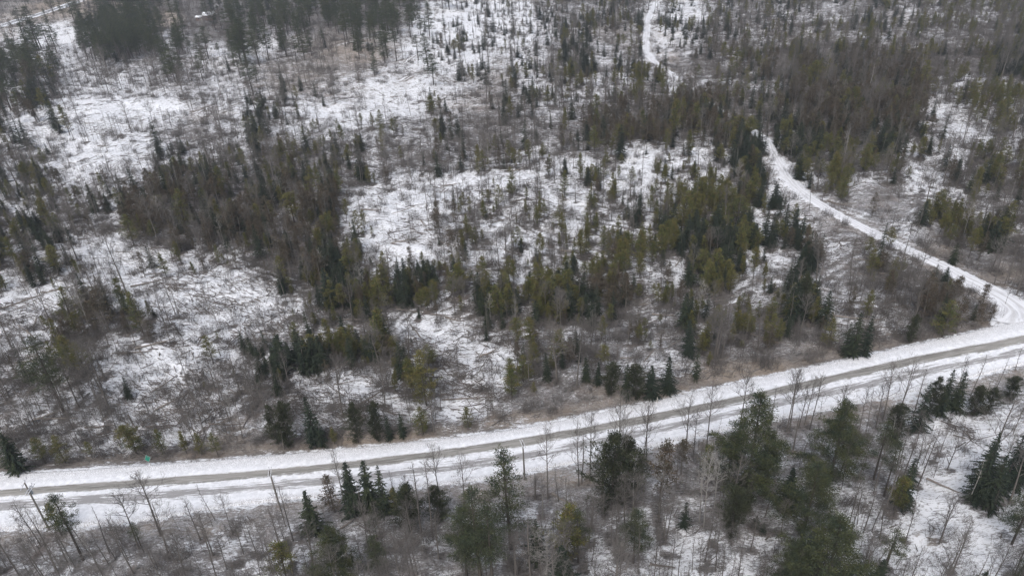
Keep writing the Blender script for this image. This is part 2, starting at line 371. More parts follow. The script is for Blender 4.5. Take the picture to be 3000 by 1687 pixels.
TRAILS = [[(1330, 520), (1390, 580), (1450, 620), (1560, 672), (1650, 712), (1760, 742)], [(1636, 568), (1750, 598), (1840, 612)], [(1620, 10), (1592, 90), (1545, 160), (1500, 215)], [(1760, -5), (1700, 22)],
 [(1196, 178), (1293, 120)], [(1180, 232), (1240, 205), (1370, 250)], [(1470, 80), (1400, 152)], [(2440, 592), (2560, 642), (2640, 650), (2715, 602), (2740, 560)], [(2600, 668), (2700, 632), (2770, 560)],
 [(2560, 745), (2483, 785), (2386, 841), (2280, 835), (2150, 872), (1950, 912), (1880, 962), (1840, 1040)], [(1250, 1010), (1370, 992), (1500, 967), (1570, 955)], [(640, 740), (760, 800), (900, 830)], [(0, 180), (60, 150), (130, 84), (200, 90)],
 [(700, 195), (860, 165), (1010, 130), (1150, 95)], [(420, 345), (560, 330), (640, 300)], [(2050, 900), (2200, 800), (2260, 700), (2230, 600)], [(1080, 1010), (1200, 905), (1300, 860)], [(1290, 545), (1500, 560), (1700, 640), (1900, 680)]]
dust_r = np.full(len(GP), 9e9)
for tr_ in TRAILS:
    L_ = np.array([place(a_, b_) for a_, b_ in tr_]); q = np.minimum(seg_dist(GP, L_), 30)
    w_ = np.clip(1.5 - np.abs(q - 1.35) / .7, 0, 1)
    k_ = .45 if tr_[0][0] > 1880 else .9
    snow_a = np.where(q < 3.8, snow_a * (1 - .5 * k_ * np.clip(3.8 - q, 0, 1)) * (1 - w_) + (snow_a * (1 - k_) + .97 * k_) * w_, snow_a)
for ex, ey, rx, ry in OPEN:
    q = ((gx - ex) / rx) ** 2 + ((gy - ey) / ry) ** 2; snow_a = np.clip(snow_a + (.16 if ex < 2300 and ey < 1300 else (.10 if ey > 1280 else -.12)) * np.clip(1.3 - q, 0, 1), 0, 1)
dust = np.where(near_side(GP), np.maximum(dust, .95), dust); snow_a = np.where(near_side(GP), snow_a + .05, snow_a); snow_a = np.where((gy < 210) & (gx > 1560), snow_a * .66, snow_a); snow_a = snow_a - .12 * np.clip(1.4 - ((gx - 1050) / 420) ** 2 - ((gy - 210) / 110) ** 2, 0, 1); warm = np.maximum(warm, .45 * np.clip(1.4 - ((gx - 1100) / 480) ** 2 - ((gy - 210) / 120) ** 2, 0, 1)); snow_a = np.clip(snow_a, 0, .93)
dm, ds, dh = d_main(GP), d_side(GP), d_hw(GP)
mixw = np.clip(1 - np.abs(dm - .5) / 1.2, 0, 1); snow_a = np.maximum(snow_a, mixw * .85)
ver = np.exp(-((dm - 2.5) / 1.8) ** 2); fs_ = np.clip(1 - np.abs(dm - 11) / 11, 0, 1) * (~near_side(GP)); warm = np.maximum(warm * .85, ver * .4); snow_a = snow_a + .20 * fs_ * (gx < 1500); dust = np.maximum(dust, fs_); snow_a = np.where((dm > 1.5) & (dm < 6), snow_a * .75, snow_a)
snow_a = np.where(ds < .3, np.maximum(snow_a, .8), snow_a)
warm = np.maximum(warm, np.exp(-((ds - 2.2) / 1.5) ** 2) * .5)
snow_a = np.where(dh < 0, .9, snow_a)
ca = gme.color_attributes.new('cover', 'FLOAT_COLOR', 'POINT')
ca.data.foreach_set('color', np.stack([snow_a, warm, dust, np.ones_like(dust)], 1).astype(np.float32).ravel())

tc = N(t, 'ShaderNodeTexCoord'); P0 = tc.outputs['Object']
at = N(t, 'ShaderNodeVertexColor', layer_name='cover'); sep = N(t, 'ShaderNodeSeparateColor'); t.links.new(at.outputs[0], sep.inputs[0])
mp = N(t, 'ShaderNodeMapping'); mp.inputs['Scale'].default_value = (.62, 1.25, 1); mp.inputs['Rotation'].default_value = (0, 0, .25); t.links.new(P0, mp.inputs[0])
mp2 = N(t, 'ShaderNodeMapping'); mp2.inputs['Scale'].default_value = (.5, 1.5, 1); mp2.inputs['Rotation'].default_value = (0, 0, -.5); t.links.new(P0, mp2.inputs[0])
nA = noise(t, mp.outputs[0], .16, 4, .6, .8); nB = noise(t, mp.outputs[0], .75, 5, .72, 1.0); nC = noise(t, mp2.outputs[0], 2.0, 6, .85, .8)
v = mathn(t, 'ADD', mathn(t, 'MULTIPLY', nA, .20), mathn(t, 'ADD', mathn(t, 'MULTIPLY', nB, .30), mathn(t, 'MULTIPLY', nC, .50)))
thr = mathn(t, 'MULTIPLY_ADD', sep.outputs[0], -.24, .625)
dv = mathn(t, 'SUBTRACT', v, thr)
mp3 = N(t, 'ShaderNodeMapping'); mp3.inputs['Scale'].default_value = (.45, 1.7, 1); mp3.inputs['Rotation'].default_value = (0, 0, .12); t.links.new(P0, mp3.inputs[0])
nG = noise(t, mp3.outputs[0], 1.5, 4, .7, 1.2)
snowm = mathn(t, 'MULTIPLY', smooth(t, dv, -.010, .018), mathn(t, 'SUBTRACT', 1, mathn(t, 'MULTIPLY', smooth(t, nG, .53, .60), .80)))
dustm = mathn(t, 'MULTIPLY', smooth(t, dv, -.16, -.02), sep.outputs[2])
nD = noise(t, P0, 1.1, 5, .75, .4); nE = noise(t, P0, .22, 3, .6); nF = noise(t, mp2.outputs[0], 6, 3, .7)
base = mixc(t, smooth(t, nD, .35, .66), (.032, .029, .027), (.135, .120, .108))
base = mixc(t, mathn(t, 'MULTIPLY', smooth(t, nE, .5, .7), .5), base, (.15, .112, .095))
base = mixc(t, mathn(t, 'MULTIPLY', sep.outputs[1], smooth(t, nD, .22, .5)), base, (.31, .25, .19))
base = mixc(t, mathn(t, 'MULTIPLY', dustm, smooth(t, nF, .25, .7)), base, (.44, .435, .445))
col = mixc(t, snowm, base, (.83, .845, .88))
t.links.new(col, b.inputs['Base Color'])
bp = N(t, 'ShaderNodeBump'); bp.inputs['Strength'].default_value = .8; bp.inputs['Distance'].default_value = .5
t.links.new(mathn(t, 'ADD', v, mathn(t, 'MULTIPLY', snowm, .12)), bp.inputs['Height']); t.links.new(bp.outputs[0], b.inputs['Normal'])

# ------------------------------------------------------------------ road surfaces
def catmull(P, n):
    P = np.asarray(P, float); out = []
    Q = np.vstack([2 * P[0] - P[1], P, 2 * P[-1] - P[-2]])
    for i in range(1, len(Q) - 2):
        for s_ in range(n):
            u = s_ / n; a, b_, c, d = Q[i - 1], Q[i], Q[i + 1], Q[i + 2]
            out.append(.5 * (2 * b_ + (c - a) * u + (2 * a - 5 * b_ + 4 * c - d) * u * u + (3 * b_ - a - 3 * c + d) * u ** 3))
    out.append(P[-1]); return np.array(out)
def ribbon(name, cols, us, mat, z=.0, jitter=0.0):
    n = len(cols[0]); V = []; uv = []
    s_len = np.concatenate([[0], np.cumsum(np.linalg.norm(np.diff(cols[0], axis=0), axis=1))])
    for k, c in enumerate(cols):
        c = c.copy()
        if k in (0, len(cols) - 1) and jitter:
            dirv = unit(cols[k] - cols[1 if k == 0 else -2]); c += dirv * rng.normal(0, jitter, (n, 1))
        zz = np.full(n, z) - (.3 if k in (0, len(cols) - 1) else 0)
        V.append(np.column_stack([c, zz])); uv.append(np.column_stack([np.full(n, us[k]), s_len]))
    V = np.array(V); uv = np.array(uv); m_ = len(cols)
    idx = np.arange(m_ * n).reshape(m_, n)
    q = np.stack([idx[:-1, :-1], idx[1:, :-1], idx[1:, 1:], idx[:-1, 1:]], -1).reshape(-1, 4)
    me = mesh_from(name, V.reshape(-1, 3), q, mat)
    a = me.attributes.new('lane', 'FLOAT2', 'POINT'); a.data.foreach_set('vector', uv.reshape(-1, 2).astype(np.float32).ravel())
    o = link(name, me); tag(o, kind='structure'); return o
ec = [catmull(e, 40) for e in road_edges]
e_out = ec[0] + unit(ec[0] - ec[1]) * .8; n_out = ec[4] + unit(ec[4] - ec[3]) * .8
m, t, b = new_mat('snowy_gravel_road', .75)
la = N(t, 'ShaderNodeAttribute', attribute_name='lane'); sx = N(t, 'ShaderNodeSeparateXYZ'); t.links.new(la.outputs['Vector'], sx.inputs[0])
tc = N(t, 'ShaderNodeTexCoord')
cb_ = N(t, 'ShaderNodeCombineXYZ'); t.links.new(mathn(t, 'MULTIPLY', sx.outputs[0], 14), cb_.inputs[0]); t.links.new(mathn(t, 'MULTIPLY', sx.outputs[1], .09), cb_.inputs[1])
str_ = noise(t, cb_.outputs[0], 1.6, 5, .7, .3); cb2 = N(t, 'ShaderNodeCombineXYZ'); t.links.new(mathn(t, 'MULTIPLY', sx.outputs[0], 34), cb2.inputs[0]); t.links.new(mathn(t, 'MULTIPLY', sx.outputs[1], .13), cb2.inputs[1]); str2 = noise(t, cb2.outputs[0], 1.3, 5, .75, .3)
nz = noise(t, tc.outputs['Object'], .9, 5, .7, .3); nf = noise(t, tc.outputs['Object'], 5, 3, .7)
u = mathn(t, 'ADD', sx.outputs[0], mathn(t, 'MULTIPLY', mathn(t, 'SUBTRACT', nz, .5), .07))
npt = noise(t, cb_.outputs[0], .35, 3, .6, .5)
band = mathn(t, 'MULTIPLY', smooth(t, mathn(t, 'ADD', u, mathn(t, 'MULTIPLY', mathn(t, 'SUBTRACT', str_, .5), .10)), .262, .295), mathn(t, 'SUBTRACT', 1, smooth(t, mathn(t, 'ADD', u, mathn(t, 'MULTIPLY', mathn(t, 'SUBTRACT', str_, .5), .22)), .455, .50)))
b2 = mathn(t, 'SUBTRACT', 1, smooth(t, mathn(t, 'ABSOLUTE', mathn(t, 'SUBTRACT', u, .665)), .02, .15))
b2m = mathn(t, 'MULTIPLY', mathn(t, 'MULTIPLY', smooth(t, mathn(t, 'ADD', mathn(t, 'ADD', mathn(t, 'MULTIPLY', str2, .6), mathn(t, 'MULTIPLY', str_, .4)), mathn(t, 'MULTIPLY', b2, .15)), .565, .635), smooth(t, u, .44, .52)), mathn(t, 'SUBTRACT', 1, smooth(t, u, .80, .88)))
sh = mathn(t, 'MULTIPLY', mathn(t, 'SUBTRACT', 1, smooth(t, u, .13, .22)), smooth(t, nf, .42, .66))
gravel = mixc(t, nf, (.185, .178, .162), (.275, .265, .245)); gravel = mixc(t, mathn(t, 'MULTIPLY', smooth(t, str_, .45, .7), .35), gravel, (.40, .39, .375)); gravel = mixc(t, mathn(t, 'MULTIPLY', smooth(t, str2, .48, .62), .6), gravel, (.115, .11, .10)); gravel = mixc(t, mathn(t, 'MULTIPLY', smooth(t, str2, .50, .36), .5), gravel, (.50, .49, .48)); gravel = mixc(t, mathn(t, 'MULTIPLY', smooth(t, npt, .48, .62), .4), gravel, (.42, .405, .38))
snowc = mixc(t, smooth(t, nz, .35, .7), (.68, .69, .72), (.86, .87, .90))
edge = mathn(t, 'MAXIMUM', mathn(t, 'SUBTRACT', 1, smooth(t, u, .0, .15)), smooth(t, u, .90, 1.0))
snowc = mixc(t, mathn(t, 'MULTIPLY', edge, smooth(t, nf, .45, .62)), snowc, (.36, .34, .33))
snowc = mixc(t, mathn(t, 'MULTIPLY', sh, .75), snowc, (.40, .40, .41)); c_ = mixc(t, mathn(t, 'MULTIPLY', b2m, .88), snowc, (.25, .24, .235)); c_ = mixc(t, band, c_, gravel)
t.links.new(c_, b.inputs['Base Color'])
bp = N(t, 'ShaderNodeBump'); bp.inputs['Strength'].default_value = .35; bp.inputs['Distance'].default_value = .2
t.links.new(mathn(t, 'ADD', nz, str_), bp.inputs['Height']); t.links.new(bp.outputs[0], b.inputs['Normal'])
main_road = ribbon('road', [e_out] + ec + [n_out], [-.06, 0, .27, .47, .66, 1, 1.05], m, .0, .25)

m, t, b = new_mat('packed_snow_track', .7)
la = N(t, 'ShaderNodeAttribute', attribute_name='lane'); sx = N(t, 'ShaderNodeSeparateXYZ'); t.links.new(la.outputs['Vector'], sx.inputs[0])
cb_ = N(t, 'ShaderNodeCombineXYZ'); t.links.new(mathn(t, 'MULTIPLY', sx.outputs[0], 5), cb_.inputs[0]); t.links.new(mathn(t, 'MULTIPLY', sx.outputs[1], .1), cb_.inputs[1])
s1 = noise(t, cb_.outputs[0], 1.5, 5, .7, .2); tc = N(t, 'ShaderNodeTexCoord'); nz = noise(t, tc.outputs['Object'], 1.5, 5, .7)
rut = mathn(t, 'SUBTRACT', 1, smooth(t, mathn(t, 'ABSOLUTE', mathn(t, 'SUBTRACT', mathn(t, 'ABSOLUTE', mathn(t, 'SUBTRACT', sx.outputs[0], .5)), .17)), .02, .08))
c_ = mixc(t, smooth(t, s1, .45, .7), (.74, .75, .78), (.48, .48, .50))
c_ = mixc(t, mathn(t, 'MULTIPLY', rut, mathn(t, 'MULTIPLY', nz, .9)), c_, (.40, .39, .385)); t.links.new(c_, b.inputs['Base Color'])
sc_ = catmull(np.column_stack([side_c, side_w]), 12); cc = sc_[:, :2]; ww = sc_[:, 2:3]
tg = unit(np.gradient(cc, axis=0)); nn = np.column_stack([-tg[:, 1], tg[:, 0]])
ribbon('side_road', [cc - nn * (ww + .7), cc - nn * ww, cc - nn * ww * .3, cc + nn * ww * .3, cc + nn * ww, cc + nn * (ww + .7)], [-.1, 0, .35, .65, 1, 1.1], m, -.004, .25)

m, t, b = new_mat('snowy_asphalt', .7)
la = N(t, 'ShaderNodeAttribute', attribute_name='lane'); sx = N(t, 'ShaderNodeSeparateXYZ'); t.links.new(la.outputs['Vector'], sx.inputs[0])
cb_ = N(t, 'ShaderNodeCombineXYZ'); t.links.new(mathn(t, 'MULTIPLY', sx.outputs[0], 7), cb_.inputs[0]); t.links.new(mathn(t, 'MULTIPLY', sx.outputs[1], .03), cb_.inputs[1])
s1 = noise(t, cb_.outputs[0], 1.3, 4, .7); u = sx.outputs[0]
lane = mathn(t, 'MULTIPLY', smooth(t, u, .18, .22), mathn(t, 'SUBTRACT', 1, smooth(t, u, .78, .82)))
lane = mathn(t, 'MULTIPLY', lane, mathn(t, 'SUBTRACT', 1, mathn(t, 'MULTIPLY', smooth(t, s1, .5, .6), .85)))
t.links.new(mixc(t, lane, (.80, .82, .86), (.20, .20, .21)), b.inputs['Base Color'])
cc = catmull(hw_c, 14); tg = unit(np.gradient(cc, axis=0)); nn = np.column_stack([-tg[:, 1], tg[:, 0]])
ribbon('highway', [cc - nn * 7, cc - nn * 6, cc - nn * 3, cc, cc + nn * 3, cc + nn * 6, cc + nn * 7], [-.1, 0, .25, .5, .75, 1, 1.1], m, .05)

# ------------------------------------------------------------------ tree models (all 10 m tall, scaled when placed)
def trunk_path(h, r, lean=.3, n=7, rg=None):
    z = np.linspace(0, h, n); a = rg.uniform(0, 6.28); c = lean * np.sin(z / h * 2.2 + rg.uniform(0, 1)) * (z / h)
    P = np.column_stack([c * math.cos(a), c * math.sin(a), z]); P[0, 2] = -.6
    return P, r * (1 - z / h) ** .8 + .012
def at_z(P, z): return np.array([np.interp(z, P[:, 2], P[:, 0]), np.interp(z, P[:, 2], P[:, 1]), z])

def spruce_model(seed, rmax=1.75, gap=.0, droop=.35, lo=.05, dens=1.0):
    rg = np.random.default_rng(seed); T = Geo(); G = Geo(); P, r = trunk_path(10, .14, .15, 6, rg); T.path(P, r, 6)
    z = lo * 10; ph = rg.uniform(0, 6.28, 3)
    while z < 9.85:
        f = 1 - z / 10; L0 = (rmax * f ** .8 + .10) * rg.uniform(.72, 1.2) * min(1, .6 + z * .16)
        nb = int(5 + 5 * f) if rg.random() > gap else 2
        for a in rg.uniform(0, 6.28) + np.arange(nb) * 6.283 / nb + rg.normal(0, .22, nb):
            L = L0 * rg.uniform(.5, 1.2) * (1 + .22 * math.sin(2 * a + z * .5 + ph[0]) + .15 * math.sin(3 * a - z + ph[1])); o = at_z(P, z + rg.normal(0, .1))
            if rg.random() < .10: continue
            n = max(3, int(L * 9 * dens)); u = np.linspace(.12, 1, n); up = .32 * (1 - f) + .05
            q = np.column_stack([np.cos(a) * L * u, np.sin(a) * L * u, up * L * u - droop * L * u * u]) + o
            T.tubes(q[0], q[-1], .022, .008, 3)
            for sgn in (-1, 1, 0):
                aa = a + sgn * rg.uniform(.5, .95, n)
                d = np.column_stack([np.cos(aa), np.sin(aa), rg.uniform(-.38, .02, n)])
                sd = np.column_stack([-np.sin(aa), np.cos(aa), rg.normal(0, .4, n)])
                G.sprays(q + rg.normal(0, .03, (n, 3)), d, sd, rg.uniform(.24, .42, n) * (1.15 - .4 * u) * (.6 + .5 * f), np.full(n, .065))
        z += rg.uniform(.20, .30) * (1 + gap)
    tip = at_z(P, 9.6); G.sprays(np.repeat(tip[None], 8, 0), rg.normal(0, .3, (8, 3)) + [0, 0, 1], rg.normal(0, 1, (8, 3)), rg.uniform(.3, .6, 8), np.full(8, .05))
    return T, G
def cedar_model(seed, rmax=1.5, lo=.18, clump=1.0, shape=0, nb=105):
    rg = np.random.default_rng(seed); T = Geo(); G = Geo(); P, r = trunk_path(10, .12, .35, 7, rg); T.path(P, r, 6)
    ph = rg.uniform(0, 6.28, 4)
    for i in range(nb):
        u = rg.random() ** .9; z = (lo + (1 - lo) * u) * 10
        prof = (min(1, u * 3 + .35)) * (1 - u) ** (.75 if shape == 0 else .5) + .04
        a = rg.uniform(0, 6.28); lobe = 1 + .34 * math.sin(2 * a + z * .4 + ph[0]) + .26 * math.sin(3 * a + z * .9 + ph[1]) + .26 * math.sin(z * 1.9 + ph[2])
        L = rmax * prof * lobe * rg.uniform(.6, 1.1); o = at_z(P, z)
        e = o + [math.cos(a) * L, math.sin(a) * L, L * rg.uniform(.1, .55)]
        e[2] = min(e[2], 10.0); T.tubes(o, e, .02, .007, 3)
        n = int(26 * clump * (.5 + L / rmax)); s_ = rg.uniform(.30, 1, n)[:, None]
        c = o + (e - o) * s_ + rg.normal(0, .13, (n, 3)) * (1.4, 1.4, 1)
        d = (e - o) * .8 + rg.normal(0, .55, (n, 3)) + [0, 0, .35]
        G.sprays(c, d, rg.normal(0, 1, (n, 3)), rg.uniform(.16, .36, n), rg.uniform(.035, .075, n))
    for i in range(14):                         # dead lower branches
        z = rg.uniform(.8, lo * 10 + 1.2); a = rg.uniform(0, 6.28); o = at_z(P, z); L = rg.uniform(.4, 1.2)
        T.tubes(o, o + [math.cos(a) * L, math.sin(a) * L, rg.uniform(-.2, .3)], .018, .006, 3)
    return T, G
def pine_model(seed, rmax=2.6, lo=.34, gap=.25, full=False):
    rg = np.random.default_rng(seed); T = Geo(); G = Geo(); P, r = trunk_path(10, .17, .25, 8, rg); T.path(P, r, 7)
    z = lo * 10
    while z < 9.9:
        u = (z / 10 - lo) / (1 - lo)
        prof = (math.sin(math.pi * min(1, u * .75 + .22)) ** .8 if not full else min(1, (1 - u) ** .7 * 1.05 + .06) * (.75 + .25 * min(1, u * 4)))
        for a in rg.uniform(0, 6.28) + np.arange(5) * 1.257 + rg.normal(0, .3, 5):
            if rg.random() < gap: continue
            L = rmax * prof * rg.uniform(.45, 1.15) * (.55 + .45 * (1 - u)) + .15; o = at_z(P, z + rg.normal(0, .08))
            bu = rg.uniform(.05, .30); q = lambda s_: o + np.column_stack([np.cos(a) * L * s_, np.sin(a) * L * s_, bu * L * s_ ** 1.8 - .05 * s_])
            pth = q(np.array([0, .5, 1.0])); T.tubes(pth[:-1], pth[1:], [.035, .02], [.02, .008], 3)
            nc = max(2, int(L * (4.2 if full else 3.6)))
            for s0 in np.linspace(.42 if L > 1 else .25, 1, nc):
                c = q(np.array([s0]))[0] + rg.normal(0, 1, 3) * (.17 * L ** .5, .17 * L ** .5, .05); n = 46 if full else 30
                off = rg.normal(0, 1, (n, 3)) * ((.21, .21, .07) if full else (.19, .19, .07))
                d = off * (1, 1, .9) + [math.cos(a) * .10, math.sin(a) * .10, .10]
                G.sprays(c + off, d, rg.normal(0, 1, (n, 3)), rg.uniform(.13, .26, n), rg.uniform(.018, .036, n))
        z += rg.uniform(.42, .62)
    tip = at_z(P, 9.7); n = 40; off = rg.normal(0, .16, (n, 3)); G.sprays(tip + off, off + [0, 0, .2], rg.normal(0, 1, (n, 3)), rg.uniform(.2, .32, n), np.full(n, .035))
    for i in range(9):
        z = rg.uniform(1.0, max(1.6, lo * 10)); a = rg.uniform(0, 6.28); o = at_z(P, z); L = rg.uniform(.4, 1.3)
        T.tubes(o, o + [math.cos(a) * L, math.sin(a) * L, rg.uniform(-.25, .2)], .02, .006, 3)
    return T, G
def bare_model(seed, spread=.5, trunk_r=.11, fork=.45, slim=False, twig=1.0, top=10.0):
    rg = np.random.default_rng(seed); T = Geo(); G = Geo()
    P, r = trunk_path(top, trunk_r, .5, 9, rg); r = trunk_r * (1 - P[:, 2].clip(0) / top) ** .7 + .010; T.path(P, r, 6)
    segs = []
    def grow(p, d, L, rad, lvl):
        n = 3; pts = [p]
        for i in range(n):
            d = unit(d + rg.normal(0, .13, 3) + np.array([0, 0, .09])); p = p + d * L / n; pts.append(p)
        for i in range(n): segs.append((pts[i], pts[i + 1], rad * (1 - i / n * .6), rad * (1 - (i + 1) / n * .6)))
        if lvl <= 0: return
        k = rg.integers(3, 6) if lvl > 1 else rg.integers(3, 5)
        for i in range(k):
            j = rg.integers(1, n + 1); ax = rg.normal(0, 1, 3); ax -= ax @ d * d; ax = unit(ax)
            grow(pts[j], unit(d * rg.uniform(.7, 1.1) + ax * rg.uniform(.5, .9)), L * rg.uniform(.42, .68), max(rad * .5, .008), lvl - 1)
    nb = 15 if slim else 17; z0 = fork * top
    for i in range(nb):
        z = z0 + (top - z0) * (i / nb) ** .85 * .96; f = 1 - (z - z0) / (top - z0)
        a = i * 2.4 + rg.normal(0, .4); L = (.55 + spread * 4.4 * f ** .8) * rg.uniform(.6, 1.1) * (.45 if slim else 1)
        el = rg.uniform(.6, 1.3)
        grow(at_z(P, z), unit(np.array([math.cos(a), math.sin(a), el])), L, (.018 + .026 * f) * (.6 if slim else 1), 3 if (f > .25 and not slim) else 2)
    A = np.array([s_[0] for s_ in segs]); Bq = np.array([s_[1] for s_ in segs])
    G.tubes(A, Bq, np.array([s_[2] for s_ in segs]) * twig, np.array([s_[3] for s_ in segs]) * twig, 3)
    return T, G
def bush_model(seed):
    rg = np.random.default_rng(seed); G = Geo(); n = 26; A = []; Bq = []; r0 = []; r1 = []
    for i in range(n):
        p = np.append(rg.normal(0, .95, 2), -.2); h = rg.uniform(.9, 3.4); d = np.append(rg.normal(0, .22, 2), 1); d = unit(d)
        for k in range(4):
            q = p + unit(d + rg.normal(0, .10, 3)) * h / 4; A.append(p); Bq.append(q); r0.append(.024 - .004 * k); r1.append(.024 - .004 * (k + 1))
            for _ in range(3):
                e = unit(np.append(rg.normal(0, .6, 2), rg.uniform(.2, 1))) * rg.uniform(.3, .8); s_ = p + (q - p) * rg.random(); A.append(s_); Bq.append(s_ + e); r0.append(.014); r1.append(.008)
            p = q
    G.tubes(A, Bq, r0, r1, 3); return G

class Model: pass
def model(T, G, tm, gm_, tn='trunk', gn='crown'):
    o = Model(); o.t = T.mesh(tn, tm, True) if T else None; o.g = G.mesh(gn, gm_); o.tn = tn; o.gn = gn; o.to = o.go = None; return o
MODELS = {
 'spruce': [model(*spruce_model(10 + i, rmax=[2.1, 1.8, 2.5, 1.6, 2.0, 2.3][i], gap=[0, .2, .1, .35, .4, .15][i]), M['dark_bark'], M['spruce']) for i in range(6)],
 'cedar': [model(*cedar_model(30 + i, rmax=[2.1, 1.7, 2.6, 2.0, 1.6, 2.4][i], lo=[.12, .22, .08, .3, .15, .2][i], shape=i % 2), M['dark_bark'], M['cedar']) for i in range(6)],
 'brown': [model(*cedar_model(50 + i, rmax=[1.9, 1.6, 2.2, 1.8, 1.5][i], lo=[.15, .25, .2, .35, .1][i], clump=.75, nb=85), M['bark'], M['brown']) for i in range(5)],
 'pine': [model(*pine_model(70 + i, rmax=[2.3, 1.9, 2.6, 1.7, 2.2][i], lo=[.38, .5, .3, .55, .25][i], gap=[.2, .25, .15, .3, .25][i]), M['dark_bark'], M['pine']) for i in range(5)],
 'bigpine': [model(*pine_model(90 + i, rmax=[4.6, 4.2, 4.9][i], lo=[.14, .2, .08][i], gap=.17, full=True), M['dark_bark'], M['pine']) for i in range(3)],
 'hemlock': [model(*cedar_model(110 + i, rmax=[3.0, 2.6, 3.4][i], lo=.03, clump=1.5, shape=1, nb=230), M['dark_bark'], M['hemlock']) for i in range(3)],
 'bare': [model(*bare_model(130 + i, spread=[.42, .32, .5, .36, .28][i], fork=[.4, .5, .35, .55, .3][i], trunk_r=.10), M['bark'], M['twig'], 'trunk', 'branches') for i in range(5)],
 'slim': [model(*bare_model(150 + i, spread=.3, fork=[.35, .5, .25, .4, .55][i], trunk_r=.065, slim=True), M['bark'], M['twig'], 'trunk', 'branches') for i in range(5)],
 'birch': [model(*bare_model(170 + i, spread=[.25, .33, .2][i], fork=[.45, .35, .55][i], trunk_r=.075, slim=(i == 2)), M['pale_bark'], M['pale_bark'], 'trunk', 'branches') for i in range(3)],
 'bush': [model(None, bush_model(190 + i), None, M['twig']) for i in range(5)],
}
def snag_model(seed):
    rg = np.random.default_rng(seed); T = Geo(); G = Geo(); P, r = trunk_path(10, .2, .2, 8, rg); r = .22 - P[:, 2].clip(0) * .012; r[-1] = .05; T.path(P, r, 7)
    for i in range(9):
        z = rg.uniform(3, 9.6); a = rg.uniform(0, 6.28); o = at_z(P, z); L = rg.uniform(.3, 1.6)
        G.tubes(o, o + [math.cos(a) * L, math.sin(a) * L, rg.uniform(-.3, .6)], .04, .012, 4)
    return T, G
MODELS['snag'] = [model(*snag_model(210 + i), M['pale_bark'] if i == 0 else M['bark'], M['bark'], 'trunk', 'branch_stubs') for i in range(2)]
NAMES = {'spruce': ('spruce_tree', 'spruce'), 'cedar': ('cedar_tree', 'cedar'), 'brown': ('brown_conifer', 'conifer'), 'pine': ('pine_tree', 'pine'), 'bigpine': ('white_pine_tree', 'pine'),
         'hemlock': ('hemlock_tree', 'hemlock'), 'bare': ('bare_tree', 'bare tree'), 'slim': ('slender_bare_tree', 'bare tree'), 'birch': ('birch_tree', 'birch'), 'bush': ('bare_shrub', 'shrub'), 'snag': ('dead_snag', 'dead tree')}

def put(kind, var, x, y, h, wide=1.0, rz=0.0, tilt=(0, 0), label=None, group=None):
    mdl = MODELS[kind][var % len(MODELS[kind])]; nm, cat = NAMES[kind]; s_ = h / 10 if kind != 'bush' else h / 3
    z = float(ground_z(np.array([x]), np.array([y]))[0]) - .05
    if mdl.t is None:
        o = bpy.data.objects.new(nm, mdl.g); mdl.go = mdl.go or o
    else:
        o = bpy.data.objects.new(nm, None); o.empty_display_size = .5
        a = bpy.data.objects.new(mdl.tn, mdl.t); c = bpy.data.objects.new(mdl.gn, mdl.g)
        for q in (a, c): C.objects.link(q); q.parent = o
        mdl.to = mdl.to or a; mdl.go = mdl.go or c
    C.objects.link(o); o.location = (x, y, z); o.rotation_euler = (tilt[0], tilt[1], rz); o.scale = (s_ * wide, s_ * wide, s_)
    tag(o, label, cat, group); return o

